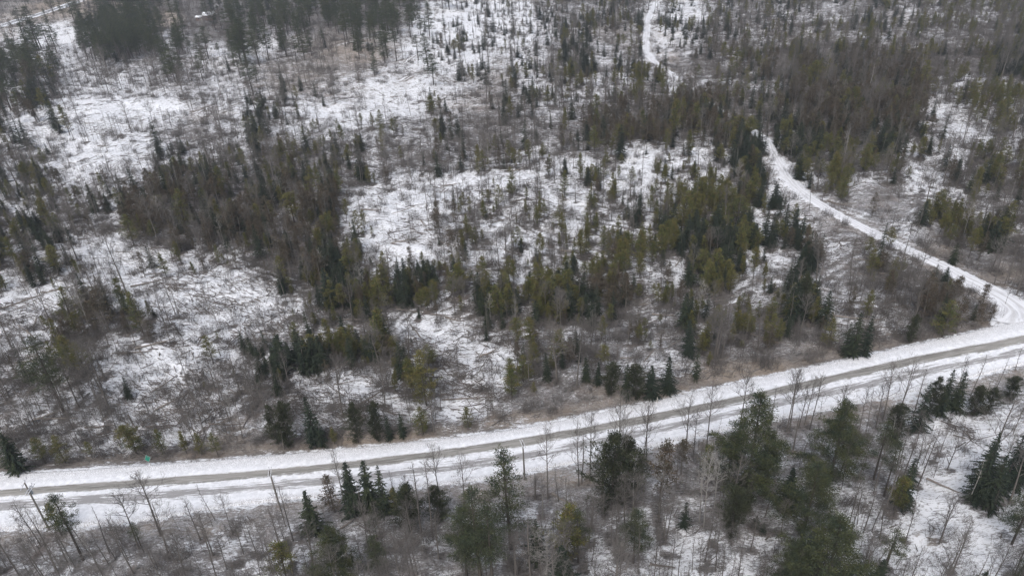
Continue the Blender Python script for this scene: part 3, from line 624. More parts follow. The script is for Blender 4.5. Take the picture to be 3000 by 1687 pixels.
# ------------------------------------------------------------------ where each individual stands, in words
NEAR_ZONES = [(330, 'below the road at lower left corner'), (700, 'below the road between the two left utility poles'), (1150, 'below the road right of the middle utility pole'),
              (1560, 'below the road around the third utility pole'), (2000, 'in leafless wood below the road, bottom centre'), (2520, 'among the big pines below the road'),
              (2760, 'below the road left of the lower-right snow opening'), (9999, 'in the lower right corner below the road')]
FAR_ZONES = [(0, -99, 330, 110, 'along the highway at top left'), (0, 110, 200, 330, 'left of the top-left snow patch'), (190, -99, 560, 230, 'in the dark stand left of the house'),
 (560, -99, 760, 200, 'around the white-roofed house'), (760, -99, 1200, 180, 'in tall woods along the top edge'), (1200, -99, 1560, 190, 'on snowy slope left of the top track'),
 (1560, -99, 1890, 230, 'just left of the top snow track'), (1890, -99, 2230, 250, 'just right of the top snow track'), (2230, -99, 3100, 160, 'on the hillside at top right'),
 (0, 200, 720, 430, 'around the long snowy clearing at upper left'), (720, 180, 1200, 430, 'on the brown clearcut at upper centre'), (1200, 190, 1560, 400, 'in the patchy clearcut right of upper centre'),
 (1560, 230, 1960, 420, 'below the bend of the top track'), (1960, 250, 2240, 480, 'in the gap between both track sections'), (2240, 160, 2720, 420, 'in the brown thicket at upper right'), (2720, 160, 3100, 420, 'at the right edge, upper part'),
 (0, 430, 420, 620, 'in the snowy woods at left edge'), (420, 430, 820, 640, 'in the dark thicket left of centre'), (820, 430, 1200, 560, 'above the central snow opening'), (1200, 400, 1640, 560, 'in leafless woods at the centre top'),
 (1640, 420, 2000, 560, 'on the snowy cut above picture centre'), (1960, 480, 2360, 640, 'left of the side road upper stretch'), (2240, 420, 2720, 640, 'right of the side road upper stretch'), (2720, 420, 3100, 700, 'at the right edge above the side road'),
 (0, 620, 480, 780, 'above the left snow clearing'), (480, 640, 1000, 830, 'in the thicket right of left snow clearing'), (1000, 560, 1300, 800, 'around the central snow opening'), (1300, 560, 1700, 720, 'on the old skid trail at centre'),
 (1700, 560, 2060, 720, 'on the cut right of picture centre'), (2060, 640, 2380, 800, 'beside the log landing left of side road'), (2380, 640, 3100, 860, 'in the corner between both roads, upper half'),
 (0, 780, 420, 980, 'in the left snow clearing'), (420, 830, 900, 1010, 'on the slash field at left'), (900, 800, 1300, 960, 'below the central snow opening'), (1300, 720, 1720, 960, 'in the central green clump'), (1720, 720, 2060, 940, 'right of the central green clump'),
 (2060, 800, 2400, 980, 'on the grey slash field at right'), (2400, 860, 3100, 1120, 'in the corner between both roads, lower half'), (0, 980, 360, 1420, 'above the road at far left'), (360, 1010, 720, 1400, 'above the road around the green sign'),
 (720, 1010, 1080, 1400, 'above the road behind the middle utility pole'), (1080, 960, 1420, 1400, 'above the road, left of bottom centre'), (1420, 960, 1760, 1300, 'above the road at picture middle'), (1760, 940, 2120, 1260, 'above the road by the pale post'), (2120, 960, 2500, 1200, 'above the road right of the pale post')]
def zone(px, py, near):
    if near: return next(p for x, p in NEAR_ZONES if px < x)
    for x0, y0, x1, y1, p in FAR_ZONES:
        if x0 <= px < x1 and y0 <= py < y1: return p
    return 'beyond the clearcut'
WORDS = {'spruce': 'dark green spruce', 'cedar': 'olive green cedar', 'brown': 'winter-brown conifer', 'pine': 'bushy-topped pine', 'bigpine': 'broad green white pine', 'hemlock': 'dense dark hemlock',
         'bare': 'leafless grey hardwood', 'slim': 'slender leafless tree', 'birch': 'pale-barked birch', 'bush': 'bare twiggy shrub', 'snag': 'broken dead snag', 'log': 'fallen grey log'}

# ------------------------------------------------------------------ trees read one by one off the photograph: kind, variant, base px, base py, top py, width factor, label
HAND = [
('spruce',0,55,1378,1265,1.3,'stout dark spruce above the road, left of the first utility pole'),
('cedar',1,128,1345,1270,1.2,'small dark cedar between two dark trees above the road, far left'),
('cedar',2,188,1345,1262,1.1,'wide dark cedar above the road, right of the first utility pole'),
('cedar',3,268,1336,1285,1,'thin little cedar above the road, left of the green sign'),
('cedar',0,478,1315,1240,1.1,'dark narrow cedar just right of the green sign'),
('cedar',4,545,1320,1252,1,'thin cedar second to the right of the green sign'),
('cedar',2,590,1325,1262,1,'low cedar third to the right of the green sign'),
('cedar',5,637,1328,1265,1,'bushy cedar beside pale stubble, right of the green sign'),
('pine',0,187,1205,985,1,'leaning bushy-topped pine standing alone in the left snow clearing'),
('bare',2,317,1192,1000,1.2,'thick leaning bare hardwood right of the lone leaning pine'),
('bare',0,375,868,660,.9,'tall leaning bare trunk in the left snow clearing'),
('pine',3,388,985,862,.8,'thin-stemmed pine leaning over the left snow clearing'),
('cedar',0,426,992,866,1,'leaning olive cedar right of the thin-stemmed pine, left clearing'),
('brown',0,325,980,845,1.5,'wide brown conifer clump in the left snow clearing'),
('brown',2,290,960,862,1.4,'brown conifer at the left of the brown clump, left clearing'),
('cedar',1,180,1010,938,1.1,'small yellowish cedar above the lone leaning pine'),
('hemlock',1,850,1306,1176,.75,'dense dark hemlock behind tangled bare tree, above middle utility pole'),
('hemlock',0,815,1300,1188,.6,'left tree of the dark hemlock pair above middle utility pole'),
('bare',1,832,1312,1190,1.2,'tangled pale bare tree in front of the dark hemlock pair'),
('spruce',1,925,1302,1155,1,'sharp spire spruce right of the dark hemlock pair'),
('spruce',3,944,1306,1212,1,'shorter spruce hugging the right side of the spire spruce'),
('cedar',4,980,1299,1250,1.2,'little cedar between spire spruce and the wide cedar clump'),
('hemlock',2,1050,1294,1178,.62,'left tree of the wide dark clump at the road edge'),
('hemlock',1,1108,1290,1178,.7,'right tree of the wide dark clump at the road edge'),
('spruce',4,1142,1285,1212,1,'small dark spruce right of the wide cedar clump'),
('spruce',1,1180,1280,1205,1,'small pointed spruce second right of the wide cedar clump'),
('cedar',0,1240,1268,1190,1.4,'olive cedar under arching bare limbs at the road edge'),
('bare',3,1272,1262,1160,1.4,'arching pale bare tree over the olive cedar at road edge'),
('cedar',2,1372,1248,1188,1.3,'snow-dusted low cedar alone by the road bank'),
('cedar',2,1250,1185,1025,1.1,'tall full olive cedar on the slash above the road'),
('cedar',3,1212,1165,1050,.9,'sparse cedar at the left of the tall full cedar'),
('hemlock',1,1790,1162,1068,1.0,'leftmost tree of the dark row above the road, centre right'),
('spruce',2,1835,1165,1066,.9,'second tree, pointed, of the dark row above the road'),
('hemlock',0,1862,1168,1066,1.0,'third tree, ragged, of the dark row above the road'),
('spruce',2,1905,1166,1068,1.2,'fourth tree, pointed, of the dark row above the road'),
('spruce',5,1955,1150,1040,1,'tall narrow spruce at right end of the dark roadside row'),
('spruce',3,2038,1110,1018,.9,'small lone conifer above the brown roadside bank'),
('spruce',5,2497,1040,912,1,'pointed spruce of the roadside pair near side road corner'),
('spruce',1,2530,1042,922,1,'right spruce of the roadside pair near side road corner'),
('spruce',3,2475,1035,935,.8,'small spruce left of the roadside pair near side road corner'),
('hemlock',1,2665,1000,918,.7,'bushy dark hemlock near the road, left of the brown roadside clump'),
('cedar',2,2760,985,880,1.4,'left tree of the brown-green clump inside the road corner'),
('brown',2,2800,975,875,1.5,'middle tree of the brown-green clump inside the road corner'),
('brown',2,2860,955,885,1.5,'squat brown tree nearest the tip of the road corner'),
('brown',0,2900,940,888,1.5,'last low brown tree at the tip of the road corner'),
('hemlock',1,2345,940,808,.7,'big dark hemlock on the grey slash field at right'),
('spruce',2,2320,950,830,1.2,'dark spruce left of the big one on grey slash field'),
('spruce',1,2385,935,845,1,'thin spruce right of the big one on grey slash field'),
('bare',4,2490,790,690,.6,'thin bare pole tree beside the log landing'),
('bare',3,2640,780,625,.6,'tall thin bare pole tree crossing the side road'),
('cedar',5,2605,725,665,1.1,'brownish tree standing against the side road'),
('spruce',1,2568,790,655,.6,'spindly dead-topped conifer left of the brownish roadside tree'),
('brown',3,2590,895,800,1,'rusty brown leaning cedar in the corner between roads'),
('spruce',2,2790,770,708,1.2,'dark spruce beyond the side road, upper right'),
('spruce',4,2730,840,770,1.2,'spruce on near edge of the side road'),
('spruce',0,2765,835,778,1.3,'dense spruce touching the side road edge'),
('bare',0,2945,890,825,.7,'bare pole tree leaning over the side road junction'),
('bare',2,2100,1040,900,1.6,'large spreading pale hardwood on grey slash, right of centre'),
('bare',0,1632,1120,945,1.6,'large spreading pale hardwood on the slash, picture middle'),
('birch',0,1555,920,870,.8,'short white broken birch in the central green clump'),
('bare',1,474,1575,1396,1.3,'sturdy bare tree crossing the lower left road'),
('bare',4,587,1577,1452,1,'bare tree right of the sturdy one, lower left roadside'),
('bare',3,410,1612,1455,1.1,'crooked bare tree left of the sturdy one, lower left'),
('slim',2,618,1602,1522,1.6,'short dark many-stemmed tree at lower left'),
('slim',0,608,1604,1530,1.3,'dark stem beside the short many-stemmed tree'),
('bare',0,113,1586,1448,1,'bare tree in front of the first utility pole'),
('bare',2,163,1666,1490,1,'forked bare tree below the first utility pole'),
('bare',1,396,1688,1526,.9,'dark bare tree at the bottom edge, lower left'),
('slim',3,509,1640,1540,1.2,'slim dark tree below the sturdy bare tree'),
('slim',1,657,1645,1558,1.2,'slim dark tree right of the many-stemmed tree'),
('bare',4,60,1690,1520,1,'bare tree in the very lower left corner'),
('slim',4,130,1690,1560,1.3,'second slim tree along the bottom edge, far left'),
('cedar',1,178,1562,1474,1.3,'dark green cedar right of the first utility pole, below the road'),
('pine',1,245,1640,1454,.9,'ragged sparse pine right of the first utility pole'),
('pine',3,425,1625,1542,1,'thin small pine under the sturdy bare tree'),
('slim',0,340,1640,1540,1.3,'dark slim tree between ragged pine and thin small pine'),
('spruce',2,925,1567,1440,1.05,'dense blackish spruce, darkest below the road at left'),
('spruce',0,1043,1512,1359,1,'left spruce of the pointed trio against the road'),
('spruce',5,1092,1502,1359,1,'middle spruce of the pointed trio against the road'),
('spruce',4,1134,1512,1370,.9,'right open spruce of the pointed trio against the road'),
('brown',4,982,1505,1394,1.4,'dark brownish cedar left of the pointed spruce trio'),
('hemlock',1,1205,1555,1424,1,'left bushy dark hemlock right of the spruce trio'),
('hemlock',0,1288,1530,1425,.9,'right bushy dark hemlock right of the spruce trio'),
('cedar',1,1160,1512,1440,1.2,'small cedar between spruce trio and bushy hemlocks'),
('bigpine',0,1000,1715,1538,.8,'wide pine at the bottom edge below the blackish spruce'),
('pine',4,1112,1690,1578,1,'small pine at the bottom edge, right of the wide pine'),
('pine',0,1106,1582,1500,.9,'small pale pine right of the blackish spruce'),
('cedar',3,845,1715,1594,1.2,'thin cedar at the bottom edge, left of the wide pine'),
('pine',4,1407,1690,1432,.95,'tallest pine of the bottom-centre trio'),
('pine',2,1368,1690,1492,.8,'left pine of the bottom-centre trio'),
('pine',0,1443,1705,1482,.9,'right pine of the bottom-centre trio'),
('pine',4,1497,1600,1314,.85,'tall narrow pine beside the third utility pole'),
('bare',4,1018,1509,1328,.8,'tall thin bare tree just left of the pointed spruce trio'),
('slim',0,1076,1556,1410,1.3,'leaning thin tree in front of the pointed spruce trio'),
('slim',2,1236,1571,1345,1.3,'tall thin tree in front of the left bushy hemlock'),
('slim',1,1267,1567,1345,1.2,'tall thin tree in front of the right bushy hemlock'),
('bare',3,1296,1500,1305,.7,'straight bare tree rising above the bushy hemlocks'),
('bare',2,1360,1475,1325,.9,'crooked bare tree left of the tall narrow pine'),
('bare',0,860,1585,1432,.8,'bare tree left of the blackish spruce'),
('slim',3,970,1490,1400,1.2,'thin bare tree behind the blackish spruce'),
('bare',1,1605,1455,1235,.75,'tall bare tree alone right of the third utility pole'),
('bare',4,1696,1427,1228,.7,'left of three bare trees close together at road edge'),
('slim',4,1704,1420,1258,1.4,'middle of three bare trees close together at road edge'),
('bare',3,1728,1415,1215,.7,'right of three bare trees close together at road edge'),
('slim',2,1636,1465,1350,1.4,'short dark tree between tall bare trees, right of third pole'),
('hemlock',2,1790,1487,1266,.8,'left half of the big dark hemlock mass, bottom centre'),
('hemlock',0,1838,1455,1282,.85,'right half of the big dark hemlock mass, bottom centre'),
('birch',0,1790,1476,1290,.9,'pale birch in front of the left hemlock mass'),
('birch',1,1824,1462,1205,.7,'tall pale birch in front of the right hemlock mass'),
('bare',0,1813,1442,1122,.6,'tallest bare tree rising behind the dark hemlock mass'),
('slim',1,1760,1478,1330,1.2,'thin stem at the left side of the dark hemlock mass'),
('birch',2,1856,1480,1340,1.2,'thin pale birch at right side of the dark hemlock mass'),
('bare',3,1885,1357,1188,.9,'twin-stemmed bare tree right of the dark hemlock mass'),
('bare',4,1893,1362,1200,.8,'second stem of the twin bare tree right of the hemlocks'),
('brown',1,1932,1478,1280,1.2,'greyish ragged conifer right of the dark hemlock mass'),
('birch',1,1930,1492,1330,1,'pale forked birch before the greyish ragged conifer'),
('bare',2,2009,1328,1163,1,'spreading maple at road edge, left of the first big pine'),
('bare',1,2030,1347,1200,.8,'leaning bare tree right of the spreading maple'),
('bare',0,2070,1308,1112,.7,'tall dark-stemmed bare tree left of the first big pine'),
('bare',3,2160,1290,1085,.8,'tall bare tree directly behind the first big pine'),
('birch',0,2095,1480,1330,1,'pale birch below the first big pine, left side'),
('birch',2,2050,1520,1345,1.1,'thin pale birch under the leaning bare tree'),
('cedar',1,2072,1395,1300,1.3,'dark cedar at road edge left of the first big pine'),
('brown',3,1995,1392,1295,1.5,'brownish roadside cedar below the spreading maple'),
('bigpine',0,2182,1450,1145,.76,'first big white pine, left one against the road'),
('pine',4,2130,1410,1262,.9,'smaller pine tucked left under the first big pine'),
('pine',4,2240,1440,1270,1,'smaller pine tucked right under the first big pine'),
('bare',3,2305,1262,1078,.7,'thin bare tree between the two big roadside pines'),
('bare',2,2314,1262,1080,.9,'thick pale bare tree between the two big roadside pines'),
('bare',4,2340,1252,1120,.8,'crooked bare tree beside the thick pale one'),
('bare',0,2357,1242,1098,.7,'bare tree left of the second big pine top'),
('bare',1,2372,1256,1092,.8,'dark leaning bare tree touching the second big pine'),
('snag',1,2322,1325,1215,.8,'heavy dark leaning trunk between the two big pines'),
('bigpine',2,2432,1400,1176,.86,'second big white pine, the bluish one by the road'),
('spruce',4,2455,1270,1150,.9,'pale spruce tip behind the second big pine'),
('bigpine',1,2352,1560,1335,.85,'third big pine, in front of the bluish second one'),
('bigpine',0,2405,1745,1488,1.0,'largest pine at the bottom edge, lower right'),
('bigpine',0,2320,1730,1560,.7,'dark pine tucked left of the largest bottom pine'),
('hemlock',2,2142,1558,1423,.8,'dark round hemlock left of the third big pine'),
('hemlock',1,2165,1500,1380,.8,'dark hemlock behind the round one'),
('spruce',0,2305,1482,1365,1.1,'blackish narrow spruce left of the third big pine'),
('spruce',3,2005,1535,1458,1.1,'small dark spruce alone in the leafless wood'),
('spruce',2,2215,1535,1500,1.3,'low dark seedling spruce in snow, left group'),
('spruce',4,2235,1555,1520,1.3,'low dark seedling spruce in snow, right group'),
('pine',2,1856,1636,1478,.9,'rounded lone pine in the leafless wood, bottom centre'),
('cedar',5,1662,1640,1470,1.1,'brown-crowned tree left of the rounded lone pine'),
('pine',0,1694,1630,1474,.8,'green pine growing against the brown-crowned tree'),
('bare',2,1555,1700,1505,1.4,'large silvery bare tree at the bottom edge, centre'),
('birch',1,1598,1705,1548,1.6,'arching silvery tree right of the large silvery one'),
('spruce',0,1650,1725,1588,1.4,'dark spruce at the bottom edge behind arching silvery tree'),
('spruce',1,1572,1640,1510,1.1,'faint dark spruce behind the large silvery tree'),
('snag',0,1590,1510,1435,1.3,'pale broken snag right of the third utility pole'),
('snag',1,1568,1452,1375,1.3,'dark broken-topped snag right of the third utility pole'),
('birch',0,2062,1540,1310,.7,'tall white-barked sapling left of the dark round hemlock'),
('slim',4,1724,1550,1430,1.2,'dark slim tree in front of three close bare trees'),
('hemlock',0,2620,1278,1160,.85,'dark bushy hemlock right of the second big pine'),
('spruce',3,2690,1245,1105,1.1,'tall dark spruce right of the bushy hemlock, near road'),
('hemlock',2,2722,1210,1089,.6,'rounded dark hemlock before the road, left of pointed spruces'),
('spruce',0,2758,1200,1062,.85,'left dark spruce pointing onto the road, right side'),
('spruce',5,2800,1185,1070,1.0,'right dark spruce pointing onto the road, right side'),
('hemlock',1,2855,1198,1110,1.1,'low dark hemlock by the road, left of the snow opening'),
('hemlock',2,2895,1196,1118,1,'low dark hemlock by the road, above the snow opening'),
('hemlock',0,2965,1150,1080,1.1,'dark tree at the right edge just below the road'),
('spruce',1,2640,1485,1335,1.1,'dark leaning spruce left of the lower-right snow opening'),
('cedar',3,2618,1510,1400,1.2,'ragged tree under the dark leaning spruce'),
('pine',3,2560,1400,1235,.9,'thin pine right of the second big pine'),
('pine',1,2590,1450,1290,.8,'thin grey pine above the dark leaning spruce'),
('spruce',5,2858,1462,1288,.85,'leftmost of the blackish spruces at the right edge'),
('spruce',0,2895,1480,1320,.9,'second of the blackish spruces at the right edge'),
('spruce',4,2932,1440,1262,.9,'third of the blackish spruces at the right edge'),
('spruce',5,2972,1420,1240,.8,'rightmost of the blackish spruces at the right edge'),
('spruce',1,2882,1400,1255,1.1,'back spruce of the blackish group at the right edge'),
('pine',2,2966,1588,1438,1,'pine at the right edge below the blackish spruces'),
('pine',3,2580,1700,1538,1,'sparse leaning pine at the bottom edge, lower right'),
('spruce',0,2562,1735,1622,1.2,'dark spruce tip at the bottom edge, under the sparse pine'),
('spruce',2,2862,1745,1655,1.2,'dark spruce tip at the bottom edge, far right'),
('pine',4,2985,1720,1600,1,'olive pine in the lower right corner'),
('slim',0,2530,1556,1400,1.3,'dark slim tree right of the third big pine'),
('bare',4,2518,1402,1268,.7,'dark bare tree right of the second big pine'),
('slim',2,2584,1518,1320,1.2,'tall slim tree beside the dark leaning spruce'),
('bare',1,2790,1670,1538,.9,'leaning bare tree in front of the snow opening'),
('birch',0,2930,1378,1240,1,'pale birch standing before the blackish spruces'),
('birch',2,2840,1460,1330,1.2,'thin pale birch left of the blackish spruces'),
('bare',3,2570,1235,1092,.8,'bare roadside tree right of the second big pine'),
('bare',0,2590,1215,1038,.9,'tall bare roadside tree, left of the wide one, right side'),
('bare',2,2640,1192,1030,.9,'wide bare roadside tree crossing the road at right'),
('bare',4,2800,1152,1030,.8,'bare roadside tree right of the dark pointing spruces'),
('slim',1,2850,1142,1024,1.3,'slim bare roadside tree near the right edge'),
('slim',3,2975,1082,1008,1.3,'short bare tree on the road shoulder, right edge'),
('bare',1,2520,1250,1110,.7,'bare roadside tree behind the second big pine top'),
('slim',4,2680,1205,1060,1.3,'slim bare tree right of the wide roadside tree'),
]
items = []
for kd, vr, bx, by, ty, wd, lb in HAND:
    g = place(bx, by); h = height_for(bx, by, ty)
    items.append([kd, vr, g[0], g[1], h, wd, rng.uniform(0, 6.28), (0, 0), lb])
hand_xy = np.array([[i[2], i[3]] for i in items])

HT = {'spruce': (6.3, 2.0), 'cedar': (5.6, 1.8), 'brown': (8.0, 2.0), 'pine': (18.5, 3.5)}
WF = {'spruce': .36, 'cedar': .36, 'brown': .34, 'pine': .34}
def add_cells(r0, r1, c0, c1):
    out = []
    for r in range(r0, r1):
        for c in range(c0, c1):
            rr, cc_ = min(max(r, 0), 23), min(max(c, 0), 39)
            dv_ = GD[rr, cc_]; k = GK[rr][cc_]; bb = GB[rr, cc_]
            px, py = (c + .5) * CW, (r + .5) * CH
            if py < -180: continue
            g = place(px, py + 12); dist = math.sqrt(g @ g + H * H)
            sc = F / dist; fs = math.cos(math.asin(min(1, H / dist)))
            def throw(kk, n, hm, hs_, wf):
                for _ in range(rng.poisson(n)):
                    h = max(2.2, rng.normal(hm, hs_ * 1.25)); jx = px + rng.uniform(-.6, .6) * CW; jy = py + rng.uniform(-.6, .6) * CH
                    q = place(jx, jy, h * .45); out.append([kk, int(rng.integers(0, 6)), q[0], q[1], h, rng.uniform(.8, 1.2), rng.uniform(0, 6.28), (rng.normal(0, .03), rng.normal(0, .03)), None])
            if k in HT and dv_ > 0:
                hm, hsd = HT[k]
                if k == 'pine' and py > 230: hm = 12
                if k in ('spruce', 'cedar') and py < 420: hm *= 1.2
                if k == 'spruce' and px < 600 and py < 400: hm = 14
                cov = -math.log(1 - .098 * dv_); a = (WF[k] * hm * sc) * (hm * sc * fs) * .62
                mixk = {'spruce': [('spruce', .72), ('cedar', .28)], 'cedar': [('cedar', .75), ('spruce', .15), ('brown', .1)], 'brown': [('brown', .55), ('cedar', .18), ('spruce', .27)], 'pine': [('pine', .8), ('spruce', .2)]}[k]
                for kk, f in mixk: throw(kk, 1.9 * f * cov * CW * CH / a, hm * (1 if kk == k or k != 'pine' else .7), hsd, WF[kk])
            if bb > 0:
                big = py < 330 or (px < 700)
                hm = 13 if py < 300 else (10.5 if (py < 620) else 8.5)
                a = (.26 * hm * sc) * (hm * sc * fs) * .6
                throw('slim', .85 * (bb / 9) ** 1.4 * CW * CH / a * 1.5, hm * .85, 2, 0)
                throw('bare', .5 * (bb / 9) ** 1.4 * CW * CH / a * 1.5, hm * 1.1, 2.5, 0)
                throw('birch', .06 * (bb / 9) * CW * CH / a * (1.5 if 400 < py < 900 else .6), hm * 1.05, 2, 0)
                nbz = min(200, (1.7 if (py < 250 and px > 1500) else 1) * ((bb + .35 * dv_) / 9) ** 1.1 * 22 * (dist / 250) ** 1.6)
                for _ in range(rng.poisson(nbz)):
                    q = place(px + rng.uniform(-.6, .6) * CW, py + rng.uniform(-.6, .6) * CH, 1.0)
                    out.append(['bush', int(rng.integers(0, 5)), q[0], q[1], rng.uniform(1.2, 3.6), rng.uniform(.8, 1.4), rng.uniform(0, 6.28), (rng.normal(0, .08), rng.normal(0, .08)), None])
    return out
def add_clumps():
    out = []
    for ex, ey, rx, ry, k, n in CLUMPS:
        for _ in range(int(n * 1.3)):
            hm, hs_ = HT[k]; hm = hm if k != 'pine' else 17; kk = k if rng.random() < .7 else ['spruce', 'cedar', 'brown'][int(rng.integers(0, 3))]
            h = max(2.5, rng.normal(hm * (1.08 if ey < 450 else .95), hs_ * 1.4)); a_ = rng.uniform(0, 6.28); r_ = math.sqrt(rng.random()) * 1.05
            q = place(ex + math.cos(a_) * r_ * rx, ey + math.sin(a_) * r_ * ry, h * .4)
            out.append([kk, int(rng.integers(0, 6)), q[0], q[1], h, rng.uniform(.9, 1.6), rng.uniform(0, 6.28), (rng.normal(0, .05), rng.normal(0, .05)), None])
    return out
KM = {'s': 'spruce', 'c': 'cedar', 'b': 'brown', 'p': 'pine', '.': '.'}
GK = [[KM[x] for x in r] if len(r[0]) == 1 else r for r in GK]
GK = [[('cedar' if x == 'c' else x) for x in r] for r in GK]
auto = add_clumps(); n_clump = len(auto); auto += add_cells(-3, 25, -4, 44)
AX = np.array([[a[2], a[3]] for a in auto])
dm_, ds_, dh_ = d_main(AX), d_side(AX), d_hw(AX); ns_ = near_side(AX)
apx, apy, _ = pix(AX[:, 0], AX[:, 1], 0)
def clump(P):
    x, y = P[:, 0], P[:, 1]
    q = np.sin(x * .19 + 1.7 * np.sin(y * .11 + 1)) + np.sin(y * .23 + 1.5 * np.sin(x * .13 + 2)) + .8 * np.sin(x * .41 + y * .33 + 2 * np.sin(y * .21)) + .6 * np.sin(x * .7 - y * .61)
    return np.clip(.5 + q * .28, 0, 1)
con_ = np.array([a[0] in ('spruce', 'cedar', 'brown') for a in auto])
keep = (AX[:, 1] > 30) & (ds_ > .9) & (dh_ > 5) & (~con_ | (np.arange(len(AX)) < n_clump) | (rng.random(len(AX)) < .06 + .80 * clump(AX)))
opn = np.zeros(len(AX))
for ex, ey, rx, ry in OPEN: opn = np.maximum(opn, np.clip(1.35 - ((apx - ex) / rx) ** 2 - ((apy - ey) / ry) ** 2, 0, 1))
bsh = np.array([a[0] == 'bush' for a in auto])
keep &= (rng.random(len(AX)) > opn * np.where(bsh, .6, .90)) | (np.arange(len(AX)) < n_clump)
for i, a in enumerate(auto):
    if not keep[i]: continue
    tall = a[4]
    if ns_[i]:
        if (a[0] == 'bush' and rng.random() < .80): keep[i] = False
        if dm_[i] < 2.0 + (3.0 if a[0] not in ('bush', 'slim') else 0): keep[i] = False
        if a[0] in ('spruce', 'cedar', 'brown', 'pine') and rng.random() < .85: keep[i] = False
    else:
        if dm_[i] < (2.2 if a[0] == 'bush' else 5): keep[i] = False
        if dm_[i] < 8 and a[0] != 'bush' and rng.random() < .3: keep[i] = False
    # keep the tracks visible: nothing tall directly in front of the side road where the photo shows it
    if a[0] != 'bush' and apy[i] > 60 and ds_[i] < 60:
        tx, ty, _ = pix(a[2], a[3], tall * .85); mx_, my_, _ = pix(a[2], a[3], tall * .45)
        for (X0, Y0, _s), (X1, Y1, _t2) in zip(side_px[2:7] + side_px[12:-3], side_px[3:8] + side_px[13:-2]):
            if side_px.index((X0, Y0, _s)) in (6, 7): continue
            for qx, qy in ((tx, ty), (mx_, my_)):
                if min(X0, X1) - 9 < qx < max(X0, X1) + 9 and min(Y0, Y1) - 9 < qy < max(Y0, Y1) + 9 and rng.random() < (.9 if a[0] not in ('slim',) else .6): keep[i] = False
items += [a for i, a in enumerate(auto) if keep[i]]

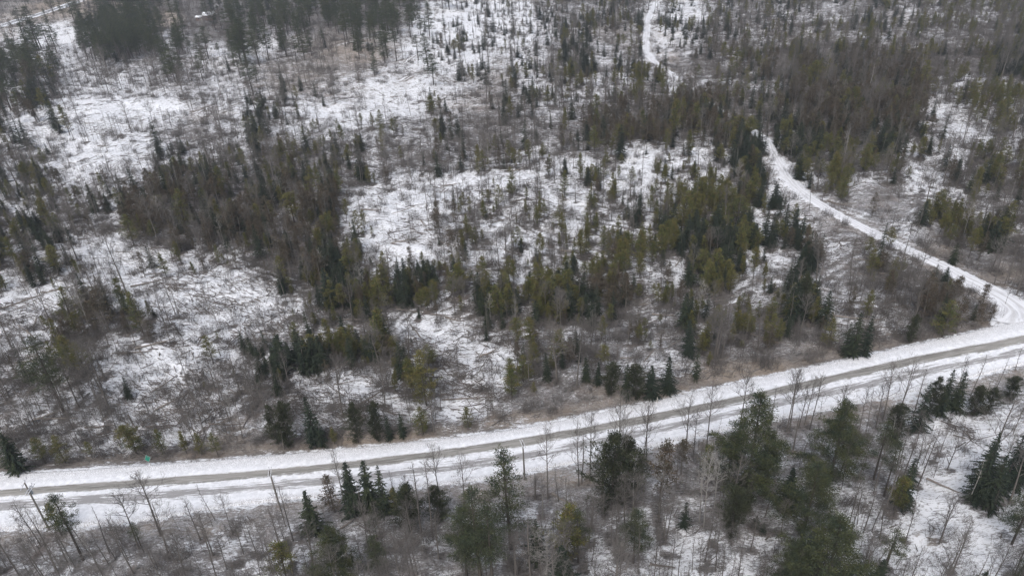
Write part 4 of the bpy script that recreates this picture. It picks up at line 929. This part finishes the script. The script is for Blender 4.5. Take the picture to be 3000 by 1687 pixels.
# ------------------------------------------------------------------ split: the 300 that show largest stand alone, the rest is woodland
counts = {}
for kd in NAMES:
    L_ = [a for a in items if a[0] == kd]
    if not L_: continue
    X = np.array([[a[2], a[3], a[4]] for a in L_]); px, py, dd = pix(X[:, 0], X[:, 1], 0); qx, qy, _ = pix(X[:, 0], X[:, 1], X[:, 2])
    vis = (qy < 1680) & (py > 2) & (px > 5) & (px < 2995)
    size = np.where(vis, (py - qy), -1); hand = np.array([a[8] is not None for a in L_]); size = np.where(hand, 1e4, size)
    order = np.argsort(-size); solo = [i for i in order[:300] if size[i] > 0]; rest = sorted(set(range(len(L_))) - set(solo))
    groups = {}
    for i in solo:
        if hand[i]: continue
        z_ = zone(px[i], py[i], bool(near_side(X[i:i + 1, :2])[0])); groups.setdefault(z_, []).append(i)
    lab = {}
    for z_, ids in groups.items():
        hs2 = X[ids, 2]; word = WORDS[kd]
        if len(ids) == 1: lab[ids[0]] = ('lone ' + word + ' ' + z_, None); continue
        ids = sorted(ids, key=lambda i: px[i]); left = list(ids)
        def takes(i, w_):
            if i in left: left.remove(i); lab[i] = (w_ + ' ' + word + ' ' + z_, word + 's ' + z_)
        takes(ids[0], 'leftmost'); takes(ids[-1], 'rightmost')
        if left: takes(max(left, key=lambda i: X[i, 2]), 'tallest')
        if len(left) > 2: takes(max(left, key=lambda i: py[i]), 'lowest standing'); takes(min(left, key=lambda i: py[i]), 'farthest')
        if len(left) > 3: takes(min(left, key=lambda i: X[i, 2]), 'shortest')
        for i in left: lab[i] = ('one of several mid-sized ' + word + 's ' + z_, word + 's ' + z_)
    for i in solo:
        a = L_[i]; l_, g_ = (a[8], None) if hand[i] else lab[i]
        if hand[i]: g_ = WORDS[kd] + 's picked out along the roads'
        put(a[0], a[1], a[2], a[3], a[4], a[5], a[6], a[7], l_, g_)
    counts[kd] = (len(solo), len(rest))
    if not rest: continue
    # woodland: one object whose points carry copies of the trees above
    rm = np.array([[L_[i][2], L_[i][3], 0, L_[i][4], L_[i][5], L_[i][6], L_[i][7][0], L_[i][7][1], L_[i][1] % len(MODELS[kd])] for i in rest])
    rm[:, 2] = ground_z(rm[:, 0], rm[:, 1]) - .05
    me = bpy.data.meshes.new(kd + '_stand'); me.vertices.add(len(rm)); me.vertices.foreach_set('co', rm[:, :3].astype(np.float32).ravel())
    s1_ = rm[:, 3] / (3 if kd == 'bush' else 10)
    at_ = me.attributes.new('size', 'FLOAT_VECTOR', 'POINT'); at_.data.foreach_set('vector', np.column_stack([s1_ * rm[:, 4], s1_ * rm[:, 4], s1_]).astype(np.float32).ravel())
    at_ = me.attributes.new('turn', 'FLOAT_VECTOR', 'POINT'); at_.data.foreach_set('vector', rm[:, [6, 7, 5]].astype(np.float32).ravel())
    at_ = me.attributes.new('which', 'INT', 'POINT'); at_.data.foreach_set('value', rm[:, 8].astype(np.int32))
    nm = {'bush': 'undergrowth', 'slim': 'slender_tree_wood', 'bare': 'leafless_wood', 'birch': 'birch_wood'}.get(kd, kd + '_wood')
    o = link(nm, me); tag(o, 'farther ' + WORDS[kd] + 's merging into one mass behind the nearer ones', 'woodland' if kd != 'bush' else 'undergrowth', None, 'stuff')
    ng = bpy.data.node_groups.new(nm, 'GeometryNodeTree'); ng.interface.new_socket('Geometry', in_out='INPUT', socket_type='NodeSocketGeometry'); ng.interface.new_socket('Geometry', in_out='OUTPUT', socket_type='NodeSocketGeometry')
    gi_ = ng.nodes.new('NodeGroupInput'); go_ = ng.nodes.new('NodeGroupOutput'); iop = ng.nodes.new('GeometryNodeInstanceOnPoints'); jall = ng.nodes.new('GeometryNodeJoinGeometry')
    for mdl in MODELS[kd]:
        j = ng.nodes.new('GeometryNodeJoinGeometry'); gti = ng.nodes.new('GeometryNodeGeometryToInstance')
        for ob in (mdl.to, mdl.go):
            if ob is None: continue
            oi_ = ng.nodes.new('GeometryNodeObjectInfo'); oi_.transform_space = 'ORIGINAL'; oi_.inputs['Object'].default_value = ob
            ng.links.new(oi_.outputs['Geometry'], j.inputs[0])
        ng.links.new(j.outputs[0], gti.inputs[0]); ng.links.new(gti.outputs[0], jall.inputs[0])
    def na(nm_, ty_):
        q = ng.nodes.new('GeometryNodeInputNamedAttribute'); q.data_type = ty_; q.inputs['Name'].default_value = nm_; return q.outputs['Attribute']
    ng.links.new(gi_.outputs[0], iop.inputs['Points']); ng.links.new(jall.outputs[0], iop.inputs['Instance']); iop.inputs['Pick Instance'].default_value = True
    ng.links.new(na('which', 'INT'), iop.inputs['Instance Index']); ng.links.new(na('size', 'FLOAT_VECTOR'), iop.inputs['Scale'])
    e2r = ng.nodes.new('FunctionNodeEulerToRotation'); ng.links.new(na('turn', 'FLOAT_VECTOR'), e2r.inputs[0]); ng.links.new(e2r.outputs[0], iop.inputs['Rotation'])
    ng.links.new(iop.outputs[0], go_.inputs[0]); md = o.modifiers.new('stand', 'NODES'); md.node_group = ng
# needles and litter keep the snow thin beneath every crown
BX, BY, BS = -700, 20, 1.6; hg = np.zeros((int(1400 / BS), int(1000 / BS)))
for a in items:
    if a[0] in ('bush', 'slim'): continue
    r_ = a[4] * a[5] * (.17 if a[0] not in ('bare', 'birch') else .07)
    for dx in (-1, 0, 1):
        for dy in (-1, 0, 1):
            i_, j_ = int((a[2] + dx * r_ * .6 - BX) / BS), int((a[3] + dy * r_ * .6 - BY) / BS)
            if 0 <= i_ < hg.shape[0] and 0 <= j_ < hg.shape[1]: hg[i_, j_] += 1.0
ii = ((GP[:, 0] - BX) / BS).astype(int); jj = ((GP[:, 1] - BY) / BS).astype(int); ok = (ii >= 0) & (ii < hg.shape[0]) & (jj >= 0) & (jj < hg.shape[1])
thin = np.zeros(len(GP)); thin[ok] = np.minimum(hg[ii[ok], jj[ok]], 4) / 4
thin *= (dm > 1) & (ds > .6)
ca.data.foreach_set('color', np.stack([snow_a * (1 - .65 * thin), warm * (1 - .5 * thin), dust * (1 - .55 * thin), np.ones_like(dust)], 1).astype(np.float32).ravel())
print('TREES', counts)

# ------------------------------------------------------------------ fallen logs and logging slash
def log_mesh(seed):
    rg = np.random.default_rng(seed); G = Geo(); n = 6; x = np.linspace(-.5, .5, n) * 10; P = np.column_stack([x, np.cumsum(rg.normal(0, .12, n)), np.full(n, .12)])
    G.path(P, np.linspace(.19, .07, n), 6)
    for i in range(5):
        s_ = rg.uniform(-4, 5); a = rg.uniform(.3, 2.8); L = rg.uniform(.3, 1.1); G.tubes([[s_, np.interp(s_, x, P[:, 1]), .12]], [[s_ + L * .6, np.interp(s_, x, P[:, 1]) + L * math.cos(a), .12 + L * math.sin(a) * .6]], .035, .012, 3)
    G.tubes([P[0]], [P[0] + [-.01, 0, 0]], .19, .001, 6); return G.mesh('log', M['log'], True)
LOGS = [log_mesh(300 + i) for i in range(4)]
def put_log(x, y, ang, L, thick, label, group=None):
    o = link('fallen_log', LOGS[int(rng.integers(0, 4))]); z = float(ground_z(np.array([x]), np.array([y]))[0]); o.location = (x, y, z + .1); o.rotation_euler = (0, rng.normal(0, .02), ang)
    o.scale = (L / 10, thick, thick); tag(o, label, 'log', group)
for x0, y0, x1, y1, th, lb in [(1294, 1167, 1453, 1155, 1.2, 'long pale fallen log lying alone on the slash above road'), (0, 905, 135, 858, 1.5, 'fallen trunk with upturned roots at the left edge'),
    (2425, 588, 2497, 605, 1.6, 'thick tan log beside the side road upper stretch'), (1618, 1448, 1680, 1469, 1.5, 'dark snow-topped log in bottom-centre wood'), (2318, 1325, 2388, 1352, 1.4, 'snowy log between the two big roadside pines'),
    (776, 1622, 868, 1548, 1.2, 'long thin log below the road left of blackish spruce'), (1000, 1555, 1040, 1516, 1.1, 'thin log below the pointed spruce trio'), (1905, 1640, 1980, 1648, 1.4, 'mossy log at the bottom edge right of lone pine'),
    (2545, 718, 2583, 702, 1.5, 'logs stacked beside the brownish roadside tree'), (2510, 806, 2575, 820, 1.1, 'pale log in the corner between roads'), (2350, 1052, 2424, 1028, 1.1, 'thin pale log above the brown roadside bank'),
    (700, 1296, 722, 1292, 1, 'short dark log by the pale stubble above the road'), (1670, 1005, 1720, 1002, 1.1, 'dark straight log across the slash at picture middle'), (2720, 1385, 2830, 1430, 1.2, 'half-buried log crossing the lower-right snow opening'),
    (1900, 1050, 2010, 985, 1, 'long leaning log behind the dark roadside spruce row'), (1160, 895, 1390, 925, .9, 'long bowed pale log below the central snow opening')]:
    a = place(x0, y0); b_ = place(x1, y1); d = b_ - a; put_log(*((a + b_) / 2), math.atan2(d[1], d[0]), np.linalg.norm(d), th, lb)
cand = []
while len(cand) < 270:
    px, py = rng.uniform(20, 2980), rng.uniform(120, 1300)
    sn = sample(GS, np.array([px]), np.array([py]))[0]; tr = sample(GD, np.array([px]), np.array([py]))[0]
    if tr > 5.5 or rng.random() > .35 + sn / 14: continue
    g = place(px, py); P1 = g[None]
    if d_main(P1)[0] < 6 or d_side(P1)[0] < 5 or near_side(P1)[0]: continue
    cand.append((px, py, g, rng.uniform(3, 11), rng.normal(.1, .7), rng.uniform(.6, 1.5)))
lg = {}
for c in cand: lg.setdefault(zone(c[0], c[1], False), []).append(c)
for z_, L_ in lg.items():
    L_.sort(key=lambda c: c[0])
    for i, c in enumerate(L_):
        if len(L_) == 1: lb = 'lone fallen grey log ' + z_
        elif i == 0: lb = 'leftmost fallen grey log ' + z_
        elif i == len(L_) - 1: lb = 'rightmost fallen grey log ' + z_
        elif len(L_) == 3: lb = 'middle fallen grey log ' + z_
        else: lb = 'one of the inner fallen grey logs ' + z_
        put_log(c[2][0], c[2][1], c[4], c[3], c[5], lb, 'fallen logs ' + z_)
n = 230000; px = rng.uniform(-200, 3200, n); py = rng.uniform(-20, 1687, n); sn = sample(GS, px, py); tr = sample(GD, px, py)
P = place(px, py); ok = (rng.random(n) < (.15 + .85 * np.clip(sn / 9, 0, 1)) * (1 - .07 * tr)) & (d_main(P) > 2.5) & (d_side(P) > 1) & (d_hw(P) > 1)
cl = np.sin(P[:, 0] * .11 + 2 * np.sin(P[:, 1] * .05)) * np.sin(P[:, 1] * .13 + 1.5 * np.sin(P[:, 0] * .04)); ok &= rng.random(n) < .25 + .75 * (cl > .1); ok &= ~(near_side(P) & (rng.random(n) < .96))
P = P[ok]; n = len(P); dist = np.sqrt((P ** 2).sum(1) + H * H)
hp = []
while len(hp) < 110:
    qx, qy = rng.uniform(20, 2980), rng.uniform(130, 1290); g = place(qx, qy)
    if sample(GS, np.array([qx]), np.array([qy]))[0] < 4 or d_main(g[None])[0] < 7 or d_side(g[None])[0] < 5: continue
    hp.append(g)
hn = rng.integers(0, len(hp), 9000); hang = rng.uniform(0, 6.28, len(hp)); hr = rng.uniform(.8, 2.0, len(hp)); hl = rng.uniform(1, 3.2, len(hp))
o_ = rng.normal(0, 1, (9000, 2)) * np.column_stack([hr[hn] * hl[hn], hr[hn]]); ca_, sa_ = np.cos(hang[hn]), np.sin(hang[hn])
HPq = np.array(hp)[hn] + np.column_stack([o_[:, 0] * ca_ - o_[:, 1] * sa_, o_[:, 0] * sa_ + o_[:, 1] * ca_]); up_ = np.exp(-(o_ ** 2).sum(1) / 4) * .8
nflat = len(P); P = np.vstack([P, HPq]); n = len(P); dist = np.sqrt((P ** 2).sum(1) + H * H)
flow = .15 + .5 * np.sin(P[:, 0] * .021) + .4 * np.sin(P[:, 1] * .027); ang = flow + rng.normal(0, .55, n); L = rng.gamma(2.2, .9, n).clip(.5, 7); z = ground_z(P[:, 0], P[:, 1]) + rng.uniform(.02, .3, n); z[nflat:] += up_ * rng.random(9000); ang[nflat:] = hang[hn] + rng.normal(0, .7, 9000)
d = np.column_stack([np.cos(ang) * L / 2, np.sin(ang) * L / 2, rng.normal(0, 1, n) * np.where(np.arange(n) < nflat, .10, .28) * L / 2]); c3 = np.column_stack([P, z]); rad = rng.gamma(2.2, .022, n).clip(.015, .16) * (1 + dist / 700)
Gs = Geo(); Gs.tubes(c3 - d, c3 + d, rad, rad * .6, 3)
sl_m = bark('slash_wood', (.042, .036, .033), (.20, .18, .165), .12, 1)
slash = link('logging_slash', Gs.mesh('logging_slash', sl_m)); tag(slash, 'litter of cut branches strewn over the snowy clearcut', 'slash', None, 'stuff')

# ------------------------------------------------------------------ utility poles
def utility_pole(bx, by, ty, label, kind):
    g = place(bx, by); h = height_for(bx, by, ty); rt = bpy.data.objects.new('utility_pole', None); C.objects.link(rt)
    P1 = g[None]; i = int(np.argmin(np.abs(road_mid[:, 0] - g[0]))); dr = road_mid[min(i + 1, len(road_mid) - 1)] - road_mid[max(i - 1, 0)]; az = math.atan2(dr[1], dr[0])
    rt.location = (g[0], g[1], float(ground_z(P1[:, 0], P1[:, 1])[0])); rt.rotation_euler = (0, 0, az + .12); tag(rt, label, 'utility pole', 'utility poles beside the road')
    G = Geo(); G.path([[0, 0, -1], [0, 0, h * .5], [0, 0, h]], [.19, .16, .12], 8); G.tubes([[0, 0, h]], [[0, 0, h + .02]], .12, .005, 8); link('pole', G.mesh('pole', M['pole'], True), rt)
    def arm(x, z, L, rz=0.0):
        A = Geo(); A.boxes((x, 0, z), (.11, L, .12), rz); a = link('crossarm', A.mesh('crossarm', M['arm']), rt)
        for yy in (-L * .46, -L * .2, L * .2, L * .46):
            I = Geo(); I.path([[x - yy * math.sin(rz), yy * math.cos(rz), z + .06], [x - yy * math.sin(rz), yy * math.cos(rz), z + .14], [x - yy * math.sin(rz), yy * math.cos(rz), z + .28]], [.025, .06, .035], 6); link('insulator', I.mesh('insulator', M['insulator'], True), a)
    if kind == 'double':
        arm(-.21, h - .35, 2.5); arm(.21, h - .35, 2.5)
        Bq = Geo(); Bq.tubes([[-.1, .9, h - .4], [-.1, -.9, h - .4]], [[-.1, 0, h - 1.3]] * 2, .025, .025, 4); link('brace', Bq.mesh('brace', M['galv']), rt)
    else:
        arm(-.22, h - .2, 3.2, .05); arm(.16, h - 1.5, 2.6, -.08); arm(.5, h - 1.7, 2.6, -.08)
        Tn = Geo(); Tn.path([[.0, .45, h - 3.1], [.0, .45, h - 3.05], [.0, .45, h - 2.15], [0, .45, h - 2.05]], [.05, .26, .26, .08], 10); tr_ = link('transformer', Tn.mesh('transformer', M['galv'], True), rt)
        Bs = Geo(); Bs.path([[.08, .45, h - 2.1], [.08, .45, h - 1.8]], [.05, .03], 6); link('bushing', Bs.mesh('bushing', M['insulator'], True), tr_)
        for k in (-.5, .0, .6):
            Cq = Geo(); Cq.path([[.35, k, h - 1.9], [.38, k, h - 1.35]], [.04, .04], 6); link('fuse_cutout', Cq.mesh('fuse_cutout', M['insulator'], True), rt)
M['arm'] = plain('frosted_crossarm', (.66, .66, .68), .7, .1, 6); M['galv'] = plain('galvanised_steel', (.42, .44, .46), .5, .1, 8); M['insulator'] = plain('porcelain', (.30, .31, .34), .4, .1, 8)
utility_pole(142, 1546, 1412, 'utility pole with stacked crossarms and transformer at lower left', 'big')
utility_pole(822, 1492, 1374, 'middle utility pole with frosted double crossarm left of bottom centre', 'double')
utility_pole(1537, 1400, 1291, 'third utility pole, seen nearly upright before the road', 'double')

# ------------------------------------------------------------------ green sign, pale post, leaning rod
def local_root(name, bx, by, label, cat):
    g = place(bx, by); o = bpy.data.objects.new(name, None); C.objects.link(o); o.location = (g[0], g[1], float(ground_z(g[:1], g[1:])[0])); tag(o, label, cat); return o
sg = local_root('road_sign', 442, 1362, 'teal green diamond sign on a thin post above the road', 'road sign')
M['green'] = plain('green_sign_face', (.010, .15, .105), .5, .2, 3); M['rim'] = plain('pale_sign_rim', (.26, .36, .33), .5, .1, 3)
G = Geo(); G.path([[0, 0, -.3], [0, 0, 2.6]], [.05, .05], 6); link('post', G.mesh('post', M['pole']), sg)
def diamond(r, th, mat, nm, off, par):
    G = Geo(); V = np.array([[0, -th, r * 1.25], [r, -th, 0], [0, -th, -r * 1.25], [-r, -th, 0], [0, th, r * 1.25], [r, th, 0], [0, th, -r * 1.25], [-r, th, 0]])
    G.add(V, np.array([[0, 3, 2, 1], [4, 5, 6, 7], [0, 1, 5, 4], [1, 2, 6, 5], [2, 3, 7, 6], [3, 0, 4, 7]])); o = link(nm, G.mesh(nm, mat), par); o.location = off; return o
pl = diamond(.62, .012, M['rim'], 'sign_plate', (-.08, -.07, 2.15), sg); pl.rotation_euler = (math.radians(-28), math.radians(-14), math.radians(12))
diamond(.55, .006, M['green'], 'sign_face', (0, -.02, 0), pl)
ps = local_root('marker_post', 1925, 1178, 'short pale wooden post on the bank above the road', 'post')
M['pale_wood'] = plain('pale_wood', (.46, .43, .38), .8, .15, 5)
G = Geo(); G.path([[0, 0, -.3], [0, 0, 1.7], [0, 0, 1.72]], [.10, .09, .01], 8); link('shaft', G.mesh('shaft', M['pale_wood'], True), ps)
Gb = Geo(); Gb.boxes((0, 0, 1.66), (.24, .24, .05)); link('cap', Gb.mesh('cap', M['pole']), ps)
a, b_ = place(1903, 1174), place(1941, 1152); G = Geo(); G.path([[a[0], a[1], .1], [(a[0] + b_[0]) / 2, (a[1] + b_[1]) / 2, .75], [b_[0], b_[1], 1.1]], [.05, .045, .03], 5)
rod = link('leaning_pole', G.mesh('leaning_pole', M['pale_wood'], True)); tag(rod, 'thin pale pole lying slanted behind the short pale post', 'pole')

# ------------------------------------------------------------------ house at the top left
hs_ = local_root('house', 608, 56, 'small brown house with snow-white roofs among the trees', 'house')
hs_.rotation_euler = (0, 0, -.15)
M['wall'] = plain('brown_siding', (.17, .115, .095), .8, .15, 1.5); M['glass'] = plain('dark_glass', (.03, .035, .045), .2, .1, 1); M['trim'] = plain('pale_trim', (.55, .54, .52), .6, .05, 1)
def gable(cx, cy, lx, ly, z0, z1, over, th, mat, nm, par):   # ridge along x, with thickness
    G = Geo(); x0, x1, y0, y1 = cx - lx / 2 - over, cx + lx / 2 + over, cy - ly / 2 - over, cy + ly / 2 + over
    V = []
    for zz in (0, th):
        V += [[x0, y0, z0 + zz], [x1, y0, z0 + zz], [x0, cy, z1 + zz], [x1, cy, z1 + zz], [x0, y1, z0 + zz], [x1, y1, z0 + zz]]
    q = [[6, 7, 9, 8], [8, 9, 11, 10], [0, 2, 3, 1], [2, 4, 5, 3], [0, 1, 7, 6], [4, 10, 11, 5], [0, 6, 8, 2], [2, 8, 10, 4], [1, 3, 9, 7], [3, 5, 11, 9]]
    G.add(np.array(V, float), np.array(q)); return link(nm, G.mesh(nm, mat), par)
G = Geo(); G.boxes((2.5, 0, 1.9), (10, 7.5, 4.6)); G.boxes((-6.0, -1.2, 1.2), (7, 4.5, 3.2))
for sx_ in (-2.5, 7.5): G.add(np.array([[sx_, -3.75, 4.2], [sx_, 3.75, 4.2], [sx_, .05, 6.5], [sx_, -.05, 6.5]]), np.array([[0, 1, 2, 3]]))
wall = link('wall', G.mesh('wall', M['wall']), hs_)
rf = gable(2.5, 0, 10, 7.5, 4.1, 6.6, .6, .25, M['snow'], 'roof', hs_); gable(-6.2, -1.2, 7, 4.5, 2.8, 4.0, .4, .22, M['snow'], 'porch_roof', hs_)
G = Geo(); G.boxes((4.5, .9, 6.9), (.8, .8, 1.8)); link('chimney', G.mesh('chimney', M['pole']), rf)
for wx, wz, ww_ in ((0, 2.6, 1.2), (2.6, 2.6, 1.2), (5.6, 2.6, 1.6), (-6.5, 1.7, 1.6)):
    yy = -3.75 if wx > -3 else -3.45; G = Geo(); G.boxes((wx, yy - .04, wz), (ww_ + .25, .10, 1.35)); fr = link('window', G.mesh('window', M['trim']), wall)
    G = Geo(); G.boxes((wx, yy - .10, wz), (ww_, .04, 1.1)); link('pane', G.mesh('pane', M['glass']), fr)
G = Geo(); G.boxes((-4, -3.5, 1.1), (1.0, .10, 2.1)); link('door', G.mesh('door', M['trim']), hs_)

# ------------------------------------------------------------------ cold air
HAZE = 0.00015
if HAZE:
    hz = Geo(); hz.boxes((0, 4000, 51.5), (21000, 17000, 111)); hm = bpy.data.materials.new('cold_air'); hm.use_nodes = True; t = hm.node_tree
    t.nodes.remove(t.nodes['Principled BSDF']); pv = t.nodes.new('ShaderNodeVolumePrincipled'); pv.inputs['Density'].default_value = HAZE; pv.inputs['Color'].default_value = (.80, .87, 1, 1); pv.inputs['Anisotropy'].default_value = .1
    t.links.new(pv.outputs[0], t.nodes['Material Output'].inputs['Volume']); ho = link('haze', hz.mesh('haze', hm)); tag(ho, kind='stuff')
